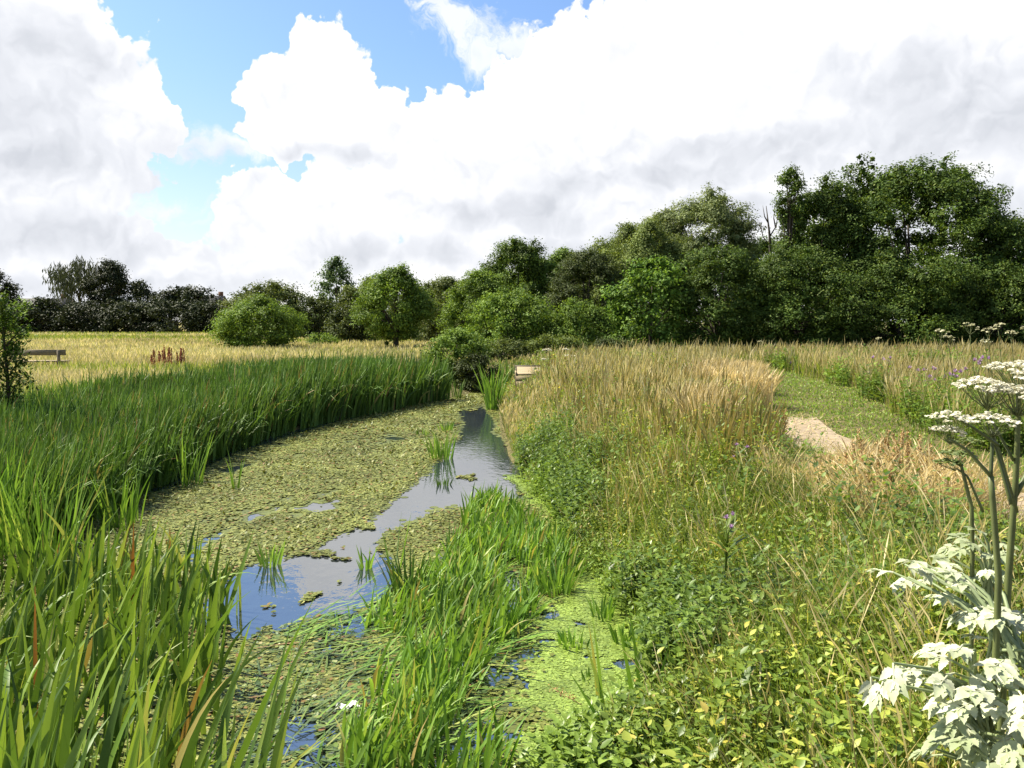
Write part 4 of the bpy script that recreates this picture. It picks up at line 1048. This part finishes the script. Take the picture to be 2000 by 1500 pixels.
# tall umbel group at the right edge
for (u, v, D, rp, lab) in ((1838, 650, 14.5, 16, 'cream flower head at the left end of the umbels standing against the dark thicket'), (1853, 661, 14.3, 13, 'lower cream flower head at the left end of the umbels'),
                      (1895, 640, 13.8, 20, 'green going over umbel with an arching stem against the dark thicket'), (1930, 647, 14.0, 16, 'cream umbel in the middle of the row against the dark thicket'),
                      (1950, 637, 14.4, 12, 'highest small umbel of the row against the dark thicket'), (1975, 652, 13.9, 14, 'leaning seeding umbel of the row near the right edge'), (2004, 645, 13.6, 14, 'umbel cut off by the right edge against the dark thicket'),
                      (1925, 668, 13.7, 12, 'small umbel below the row near the right edge'), (1715, 662, 24, 6, 'tiny cream umbel in the far grass left of the others'), (1484, 668, 26, 5, 'tiny white umbel in the far grass below the dead branches')):
    cx, cz = at_y(u, v, D); z = float(height(np.array(cx), np.array(float(D)))); rad = rp / F * D
    t = thing('seeding_umbel', lab, 'flower', (cx, D, z), 'umbels in the tall grass on the right')
    mb_, ms = MB(), MB()
    umbel(mb_, ms, (cx, D, cz), rad * .9, 9, 6, .013 if D < 15 else .018, .45, (U(1, -.4, .4)[0], 0))
    tube(ms, [[cx + .15, D, z - .05], [cx + .1, D, (z + cz) / 2], [cx + .02, D, cz - rad * 1.6], [cx, D, cz - rad * .75]], [.010, .008, .005, .004], 5)
    mb_.obj('flower_head', M['cream'], t); ms.obj('stem', M['stem'], t)

# ------------------------------------------------------------------ hogweed, near right
def lobed(mb, base, az, pitch, L_, roll=0.0, lobes=5, teeth=5):
    """one lobed, toothed leaf: pairs of leaflets on a rachis plus a terminal one."""
    base = np.asarray(base, float)
    d = np.array([math.cos(az) * math.cos(pitch), math.sin(az) * math.cos(pitch), math.sin(pitch)])
    s = np.array([-math.sin(az), math.cos(az), 0.0]); s = s * math.cos(roll) + np.cross(d, s) * math.sin(roll)
    n_ = np.cross(d, s); n_ = n_ if n_[2] > 0 else -n_
    def leaflet(o, dr, L, W):
        sd = np.cross(n_, dr); seg = 10
        t = np.linspace(0, 1, seg + 1)
        saw = 1 - .45 * ((t * teeth) % 1.0)
        wv = W * np.clip(np.sin(np.pi * t ** .7), .03, 1) * saw
        drp = -.35 * L * t ** 2 * U(1, .4, 1.3)[0]
        c = o + dr * (L * t)[:, None] + np.array([0, 0, 1.0]) * drp[:, None]
        cup = n_ * (wv * .25)[:, None]
        V = np.stack([c - sd * wv[:, None] + cup, c, c + sd * wv[:, None] + cup], 1).reshape(-1, 3)
        q = []
        for i in range(seg):
            for k in range(2):
                a = i * 3 + k; q.append((a, a + 1, a + 4, a + 3))
        mb.add(V, q)
    for i in range(lobes // 2):
        f = .18 + .42 * i / max(1, lobes // 2 - .5)
        for sg in (-1, 1):
            an = (1.0 - .25 * i) * sg + rng.normal() * .1
            dr = d * math.cos(an) + s * math.sin(an)
            leaflet(base + d * L_ * f, dr, L_ * .52 * U(1, .85, 1.15)[0], L_ * .16)
    leaflet(base + d * L_ * .5, d, L_ * .55, L_ * .20)
    tube(mb, [base, base + d * L_ * .55], [.003, .002], 4, False)

HB = np.array([*at_y(1965, 1300, 2.35)]); hx = HB[0]
def hp(u, v, D): x, z = at_y(u, v, D); return [x, D, z]
def hogstem(ms, pts, r0, r1):
    r0 *= .74; r1 *= .74
    pts = np.array(pts); n = 12
    tt = np.linspace(0, len(pts) - 1, n)
    p = np.stack([np.interp(tt, np.arange(len(pts)), pts[:, k]) for k in range(3)], 1)
    tube(ms, p, np.linspace(r0, r1, n), 8)

GRP = 'hogweed plants at the right edge'
# plant 1: tall, umbels at the upper right
g1 = hp(1950, 1500, 2.3); g1[2] = float(height(np.array(g1[0]), np.array(2.3)))
t1 = thing('hogweed', 'tallest hogweed with broad white flower heads at the right edge', 'plant', g1, GRP)
ms = MB()
hogstem(ms, [[g1[0], 2.3, g1[2] - .05], hp(1968, 1150, 2.3), hp(1985, 920, 2.3), hp(1990, 770, 2.3)], .016, .008)
hogstem(ms, [hp(1985, 1000, 2.3), hp(1950, 880, 2.27), hp(1935, 840, 2.25)], .009, .006)
hogstem(ms, [hp(1982, 970, 2.3), hp(2040, 860, 2.32), hp(2060, 770, 2.3)], .010, .006)
hogstem(ms, [hp(1980, 900, 2.3), hp(1930, 810, 2.3), hp(1926, 768, 2.3)], .006, .004)
ms.obj('stem', M['stem'], t1, smooth=True)
for (u, v, D, rp, sk) in ((1925, 762, 2.3, 62, (1928, 800)), (1985, 775, 2.28, 60, (1988, 815)), (1985, 728, 2.45, 58, (1990, 770)), (2050, 745, 2.3, 65, (2058, 790))):
    mb_, mr = MB(), MB(); rad = rp / F * D
    umbel(mb_, mr, hp(u, v, D), rad, 30, 26, .0038, .34, (-.12, 0), stalk=hp(*sk, D))
    fh = mb_.obj('flower_head', M['umbel'], t1); mr.obj('rays', M['stem'], fh)
# plant 2: left stem with a pair of spent umbels
g2 = hp(1925, 1480, 2.15); g2[2] = float(height(np.array(g2[0]), np.array(2.15)))
t2 = thing('hogweed', 'hogweed going to seed with a forked stem, left of the tallest one', 'plant', g2, GRP)
ms = MB()
hogstem(ms, [[g2[0], 2.15, g2[2] - .05], hp(1952, 1150, 2.15), hp(1935, 930, 2.15)], .0135, .010)
hogstem(ms, [hp(1935, 930, 2.15), hp(1890, 880, 2.13), hp(1855, 858, 2.1)], .007, .0045)
hogstem(ms, [hp(1935, 930, 2.15), hp(1938, 860, 2.17), hp(1940, 845, 2.17)], .007, .0045)
hogstem(ms, [hp(1975, 985, 2.15), hp(1952, 900, 2.17), hp(1936, 842, 2.17)], .007, .0045)
hogstem(ms, [hp(1950, 870, 2.15), hp(1900, 835, 2.13), hp(1862, 812, 2.1)], .0065, .004)
ms.obj('stem', M['stem'], t2, smooth=True)
for (u, v, D, rp, sk) in ((1862, 822, 2.1, 46, (1866, 845)), (1942, 825, 2.15, 44, (1938, 855)), (1852, 845, 2.12, 34, (1856, 868))):
    mb_, mr = MB(), MB(); rad = rp / F * D
    umbel(mb_, mr, hp(u, v, D), rad, 24, 11, .0036, .34, (-.1, 0), stalk=hp(*sk, D))
    fh = mb_.obj('flower_head', M['umbel'], t2); mr.obj('rays', M['stem'], fh)
# plant 3: seeding plant behind
g3 = hp(1915, 1200, 2.9); g3[2] = float(height(np.array(g3[0]), np.array(2.9)))
t3 = thing('hogweed', 'small hogweed with green seed heads behind the forked one', 'plant', g3, GRP)
ms = MB()
hogstem(ms, [[g3[0], 2.9, g3[2] - .05], hp(1900, 1000, 2.9), hp(1875, 900, 2.9)], .013, .007)
hogstem(ms, [hp(1920, 1000, 2.9), hp(1890, 930, 2.9), hp(1868, 915, 2.9)], .007, .004)
ms.obj('stem', M['stem'], t3, smooth=True)
for (u, v, D, rp, sk) in ((1868, 888, 2.9, 34, (1876, 912)), (1850, 905, 2.9, 26, (1866, 920)), (1890, 862, 2.9, 24, (1880, 890))):
    mb_, mr = MB(), MB(); rad = rp / F * D
    umbel(mb_, mr, hp(u, v, D), rad, 20, 9, .0052, .2, (0, 0), stalk=hp(*sk, D))
    fh = mb_.obj('flower_head', M['willow2'], t3); mr.obj('rays', M['stem'], fh)
# leaves
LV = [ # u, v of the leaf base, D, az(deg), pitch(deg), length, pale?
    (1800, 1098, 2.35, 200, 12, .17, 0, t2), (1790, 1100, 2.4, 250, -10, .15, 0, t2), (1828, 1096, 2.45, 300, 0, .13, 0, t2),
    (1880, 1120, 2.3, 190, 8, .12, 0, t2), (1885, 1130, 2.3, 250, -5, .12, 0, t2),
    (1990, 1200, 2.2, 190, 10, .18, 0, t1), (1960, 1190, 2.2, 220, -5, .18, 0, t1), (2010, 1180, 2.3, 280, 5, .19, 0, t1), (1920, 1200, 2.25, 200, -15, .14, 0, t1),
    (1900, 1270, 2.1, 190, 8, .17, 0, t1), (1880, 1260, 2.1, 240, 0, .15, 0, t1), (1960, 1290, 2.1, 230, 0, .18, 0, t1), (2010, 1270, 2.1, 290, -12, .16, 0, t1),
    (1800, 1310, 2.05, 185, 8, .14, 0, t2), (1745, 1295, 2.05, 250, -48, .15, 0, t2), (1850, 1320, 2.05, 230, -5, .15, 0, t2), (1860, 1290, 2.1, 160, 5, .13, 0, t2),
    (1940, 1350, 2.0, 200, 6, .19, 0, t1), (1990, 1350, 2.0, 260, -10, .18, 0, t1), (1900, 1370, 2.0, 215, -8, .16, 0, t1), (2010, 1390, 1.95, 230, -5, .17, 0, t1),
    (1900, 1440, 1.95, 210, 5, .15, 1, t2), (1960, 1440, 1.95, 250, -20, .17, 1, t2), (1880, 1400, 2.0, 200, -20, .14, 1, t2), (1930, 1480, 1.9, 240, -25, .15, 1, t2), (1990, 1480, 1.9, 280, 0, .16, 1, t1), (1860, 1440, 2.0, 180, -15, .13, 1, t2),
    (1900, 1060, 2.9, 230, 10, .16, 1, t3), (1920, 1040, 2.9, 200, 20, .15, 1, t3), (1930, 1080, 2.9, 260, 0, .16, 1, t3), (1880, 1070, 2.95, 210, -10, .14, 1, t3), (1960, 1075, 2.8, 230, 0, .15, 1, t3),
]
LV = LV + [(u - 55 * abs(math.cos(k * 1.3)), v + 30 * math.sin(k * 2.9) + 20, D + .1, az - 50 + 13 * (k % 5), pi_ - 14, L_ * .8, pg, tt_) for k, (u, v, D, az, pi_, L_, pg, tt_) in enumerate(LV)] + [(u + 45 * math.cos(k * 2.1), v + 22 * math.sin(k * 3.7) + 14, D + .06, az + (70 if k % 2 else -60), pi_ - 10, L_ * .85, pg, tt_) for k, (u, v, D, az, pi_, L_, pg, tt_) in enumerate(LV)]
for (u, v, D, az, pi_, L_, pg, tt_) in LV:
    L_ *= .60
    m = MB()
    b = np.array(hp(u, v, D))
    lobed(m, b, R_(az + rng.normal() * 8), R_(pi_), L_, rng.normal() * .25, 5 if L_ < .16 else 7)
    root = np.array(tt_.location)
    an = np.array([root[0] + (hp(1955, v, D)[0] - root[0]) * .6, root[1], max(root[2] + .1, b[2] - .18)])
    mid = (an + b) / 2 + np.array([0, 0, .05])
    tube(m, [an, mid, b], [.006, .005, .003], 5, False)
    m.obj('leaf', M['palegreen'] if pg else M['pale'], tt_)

# dried stems leaning over the duckweed
cx, cy = at_z(1190, 1395, .05)
t = thing('dry_seed_stem', 'dry brown seed stem leaning over the duckweed', 'plant', (cx, cy, .05))
tip = np.array(hp(1080, 1345, cy + .05)); b = np.array([cx, cy, .05])
ms = MB(); tube(ms, [b, (b + tip) / 2 + [0, 0, -.02], tip], [.004, .003, .002], 5); ms.obj('stem', M['brownstem'], t)
n = 90; P = b + (tip - b) * U(n, .55, 1.05)[:, None] + rng.normal(size=(n, 3)) * .012
nn = rng.normal(size=(n, 3)); nn /= np.linalg.norm(nn, axis=1, keepdims=True)
leafquads(MB(), P, nn, .014, .009).obj('seed_head', M['dock'], t)
# scrap of plastic
cx, cy = at_z(678, 1380, .03)
g = MB(); V = []
for i in range(7):
    for j in range(4):
        a_ = i / 6 - .5; b_ = j / 3 - .5
        V.append((cx + a_ * .13 + .02 * math.sin(j * 2.1), cy + b_ * .07 + a_ * .05, .035 + .018 * math.sin(i * 1.7 + j * 2.3) + .012 * math.cos(j * 1.9 - i)))
g.add(V, [(i * 4 + j, i * 4 + j + 1, i * 4 + j + 5, i * 4 + j + 4) for i in range(6) for j in range(3)])
tag(g.obj('plastic_scrap', M['litter'], smooth=True), 'crumpled white plastic scrap lying on the reeds in the stream', 'litter')

# ------------------------------------------------------------------ sky, clouds, sun
SUN_EL, SUN_AZ = 50.0, -68.0       # degrees; azimuth from +Y towards +X
w = bpy.data.worlds.new('World'); scene.world = w; w.use_nodes = True
nt = w.node_tree; nt.nodes.clear(); L = nt.links.new
def N(t): return nt.nodes.new(t)
def mth(op, a, b=None, c=None, clamp=False):
    n = N('ShaderNodeMath'); n.operation = op; n.use_clamp = clamp
    for i, q in enumerate((a, b, c)):
        if q is None: continue
        if isinstance(q, (int, float)): n.inputs[i].default_value = q
        else: L(q, n.inputs[i])
    return n.outputs[0]
def vmth(op, a, b=None, s=None):
    n = N('ShaderNodeVectorMath'); n.operation = op
    for i, q in enumerate((a, b)):
        if q is None: continue
        if isinstance(q, tuple): n.inputs[i].default_value = q
        else: L(q, n.inputs[i])
    if s is not None:
        if isinstance(s, (int, float)): n.inputs['Scale'].default_value = s
        else: L(s, n.inputs['Scale'])
    return n.outputs['Value'] if op in ('LENGTH', 'DOT_PRODUCT', 'DISTANCE') else n.outputs[0]
def mrange(v, a, b, c=0.0, d=1.0, smooth=True):
    n = N('ShaderNodeMapRange'); n.interpolation_type = 'SMOOTHSTEP' if smooth else 'LINEAR'
    L(v, n.inputs[0])
    for i, q in enumerate((a, b, c, d)):
        n.inputs[i + 1].default_value = q
    return n.outputs[0]
sky = N('ShaderNodeTexSky'); sky.sky_type = 'NISHITA'; sky.sun_disc = False
sky.sun_elevation = R_(SUN_EL); sky.sun_rotation = R_(SUN_AZ); sky.altitude = 0; sky.air_density = 1.0; sky.dust_density = 1.2; sky.ozone_density = 1.2
tc = N('ShaderNodeTexCoord'); sep = N('ShaderNodeSeparateXYZ'); L(tc.outputs['Generated'], sep.inputs[0])
az = mth('MULTIPLY', mth('ARCTAN2', sep.outputs[0], sep.outputs[1]), 57.29578)
el = mth('MULTIPLY', mth('ARCSINE', mth('MINIMUM', sep.outputs[2], .9999)), 57.29578)
cmb = N('ShaderNodeCombineXYZ'); L(az, cmb.inputs[0]); L(el, cmb.inputs[1])
P0 = cmb.outputs[0]
def noise(vec, scale, detail, rough=.55, dist=0.0, dim='2D', color=False):
    n = N('ShaderNodeTexNoise'); n.noise_dimensions = dim
    n.inputs['Scale'].default_value = scale; n.inputs['Detail'].default_value = detail; n.inputs['Roughness'].default_value = rough; n.inputs['Distortion'].default_value = dist
    L(vec, n.inputs['Vector'])
    return n.outputs['Color'] if color else n.outputs[0]
def voro(vec, scale, detail=0.0):
    n = N('ShaderNodeTexVoronoi'); n.voronoi_dimensions = '2D'; n.feature = 'SMOOTH_F1'; n.inputs['Scale'].default_value = scale
    n.inputs['Smoothness'].default_value = .35
    if 'Detail' in n.inputs: n.inputs['Detail'].default_value = detail
    L(vec, n.inputs['Vector']); return n.outputs['Distance']
warp = vmth('SCALE', vmth('SUBTRACT', noise(P0, .16, 3, color=True), (.5, .5, .5)), s=5.0)
warp2 = vmth('SCALE', vmth('SUBTRACT', noise(P0, .9, 3, color=True), (.5, .5, .5)), s=1.3)
PW = vmth('ADD', vmth('ADD', P0, warp), warp2)
def ae(u, v):
    x, y, z = ray(u, v)
    return math.degrees(math.atan2(x, y)), math.degrees(math.asin(z / math.sqrt(x * x + y * y + z * z)))
def blobs(vec, lst):
    o = None
    for (u, v, ru, rv) in lst:
        c = ae(u, v); a, b = ru * 57.3 / F, rv * 57.3 / F
        n = N('ShaderNodeVectorMath'); n.operation = 'MULTIPLY_ADD'
        L(vec, n.inputs[0]); n.inputs[1].default_value = (1 / a, 1 / b, 0); n.inputs[2].default_value = (-c[0] / a, -c[1] / b, 0)
        d = vmth('LENGTH', n.outputs[0])
        o = d if o is None else mth('SMOOTH_MIN', o, d, .12)
    return mth('SUBTRACT', 1.0, o)
CUM = [(60, 120, 190, 170), (180, 200, 150, 130), (270, 220, 75, 90), (330, 240, 50, 50), (0, 330, 260, 110), (120, 450, 190, 70), (250, 520, 260, 60),
       (620, 190, 105, 110), (510, 230, 60, 75), (700, 240, 140, 85), (560, 265, 110, 50), (850, 235, 60, 60), (960, 270, 200, 120),
       (520, 410, 110, 85), (620, 450, 190, 100), (800, 390, 200, 90), (1000, 430, 260, 160), (1250, 200, 300, 220), (1600, 160, 560, 280), (1900, 330, 400, 200), (1400, 400, 400, 140), (900, 540, 900, 60), (100, 560, 500, 60),
       (-400, 300, 500, 300), (2500, 200, 700, 400)]
WISP = [(905, 55, 95, 50), (960, 90, 70, 45), (1020, 60, 70, 40), (870, 20, 60, 22), (420, 290, 90, 30), (150, 400, 260, 40)]
f1 = blobs(PW, CUM)
bil = mth('SUBTRACT', .45, mth('ADD', mth('MULTIPLY', voro(PW, .42), .6), mth('MULTIPLY', voro(PW, 1.15), .28)))
fb = mth('SUBTRACT', noise(P0, .55, 7, .6), .5)
d1 = mth('ADD', mth('MULTIPLY', f1, 1.0), mth('ADD', mth('MULTIPLY', bil, .42), mth('MULTIPLY', fb, .30)))
a1 = mrange(d1, .085, .15)
f2 = blobs(PW, WISP)
fb2 = mth('SUBTRACT', noise(PW, .5, 8, .68, .8), .5)
d2 = mth('ADD', f2, mth('MULTIPLY', fb2, 1.6))
a2 = mrange(d2, -.1, .75, 0, .8)
# generic clouds away from the pictured part of the sky
gen = mth('MULTIPLY', mrange(noise(P0, .06, 6, .6), .52, .66), mrange(el, 21, 29))
gen = mth('MULTIPLY', gen, mrange(el, 50, 75, 1, 0))
back = mth('MULTIPLY', mrange(noise(P0, .05, 6, .6), .5, .62), mrange(mth('ABSOLUTE', az), 48, 60))
low = mrange(el, -1.0, 6.0, .75, 0)
alpha = mth('MAXIMUM', mth('MAXIMUM', a1, a2), mth('MAXIMUM', mth('MAXIMUM', gen, back), low))
# light on the clouds: brighter towards the sun side, grey on the undersides
PS = vmth('ADD', PW, (-.55, 1.0, 0))
bil2 = mth('SUBTRACT', .45, mth('ADD', mth('MULTIPLY', voro(PS, .42), .6), mth('MULTIPLY', voro(PS, 1.15), .28)))
relief = mth('SUBTRACT', bil, bil2)
PG = vmth('ADD', P0, vmth('SCALE', warp, s=.7))
GREY = [(60, 300, 330, 65), (20, 190, 130, 110), (150, 460, 260, 55), (330, 300, 130, 50), (1000, 415, 210, 38), (1300, 350, 330, 38), (1680, 285, 420, 55), (1950, 230, 300, 75), (1450, 420, 220, 35), (780, 500, 240, 30), (640, 300, 130, 22), (250, 560, 300, 28), (1150, 480, 200, 30), (1900, 420, 200, 40), (1850, 150, 220, 50), (100, 90, 120, 60)]
gb = mrange(mth('ADD', blobs(PG, GREY), mth('MULTIPLY', fb, .10)), -.75, .85)
fbl = mth('SUBTRACT', noise(PG, .22, 3, .5), .5)
lightv = mth('ADD', mth('ADD', mth('MULTIPLY', relief, .45), mth('MULTIPLY', gb, -.47)), mth('ADD', .93, mth('MULTIPLY', fbl, .52)))
edge_ = mrange(d1, .0, .5, .12, 0.0)
lightv = mth('ADD', lightv, edge_)
cr_ = N('ShaderNodeValToRGB')
for _ in range(1): cr_.color_ramp.elements.new(.5)
e = cr_.color_ramp.elements
e[0].position, e[0].color = .12, (.56, .585, .64, 1)
e[1].position, e[1].color = .60, (.78, .80, .85, 1)
e[2].position, e[2].color = .98, (1.0, 1.0, 1.0, 1)
L(mth('MULTIPLY', lightv, 1.0, clamp=True), cr_.inputs[0])
SKYS = .10
CLOUD = .455
under = mth('MULTIPLY', mrange(el, 24, 40, 1.0, .55), mrange(mth('ABSOLUTE', az), 42, 62, 1.0, .55))
cloudcol = vmth('SCALE', cr_.outputs[0], s=mth('MULTIPLY', under, CLOUD / SKYS))
tint = N('ShaderNodeMix'); tint.data_type = 'RGBA'
L(mrange(el, 4, 18), tint.inputs['Factor']); tint.inputs['A'].default_value = (.66, .67, .70, 1); tint.inputs['B'].default_value = (.58, .69, .83, 1)
skyc = vmth('MULTIPLY', sky.outputs[0], tint.outputs['Result'])
mix = N('ShaderNodeMix'); mix.data_type = 'RGBA'
L(alpha, mix.inputs['Factor']); L(skyc, mix.inputs['A']); L(cloudcol, mix.inputs['B'])
bg = N('ShaderNodeBackground'); bg.inputs['Strength'].default_value = SKYS
L(mix.outputs['Result'], bg.inputs['Color'])
wo = N('ShaderNodeOutputWorld'); L(bg.outputs[0], wo.inputs['Surface'])
w.cycles.sampling_method = 'MANUAL'; w.cycles.sample_map_resolution = 512

sd_ = bpy.data.lights.new('sun', 'SUN'); sd_.energy = 5.0; sd_.angle = R_(.53); sd_.color = (1.0, .92, .77)
so = bpy.data.objects.new('sun', sd_); COL.objects.link(so)
a_, e_ = R_(SUN_AZ), R_(SUN_EL)
dirv = Vector((math.sin(a_) * math.cos(e_), math.cos(a_) * math.cos(e_), math.sin(e_)))
so.rotation_euler = dirv.to_track_quat('Z', 'Y').to_euler(); so.location = (-30, 20, 60)

# ------------------------------------------------------------------ camera and render settings
cd = bpy.data.cameras.new('camera'); cam = bpy.data.objects.new('camera', cd); COL.objects.link(cam)
cd.sensor_width = 36; cd.sensor_fit = 'HORIZONTAL'; cd.lens = 36 * F / 2000
cd.clip_start = .05; cd.clip_end = 3000
cam.location = (0, 0, H); cam.rotation_euler = (math.pi / 2 - PITCH, 0, 0)
scene.camera = cam
scene.view_settings.view_transform = 'Standard'; scene.view_settings.look = 'None'
scene.view_settings.exposure = 1.32; scene.view_settings.gamma = 1
scene.cycles.max_bounces = 6; scene.cycles.diffuse_bounces = 3; scene.cycles.glossy_bounces = 3; scene.cycles.transmission_bounces = 3
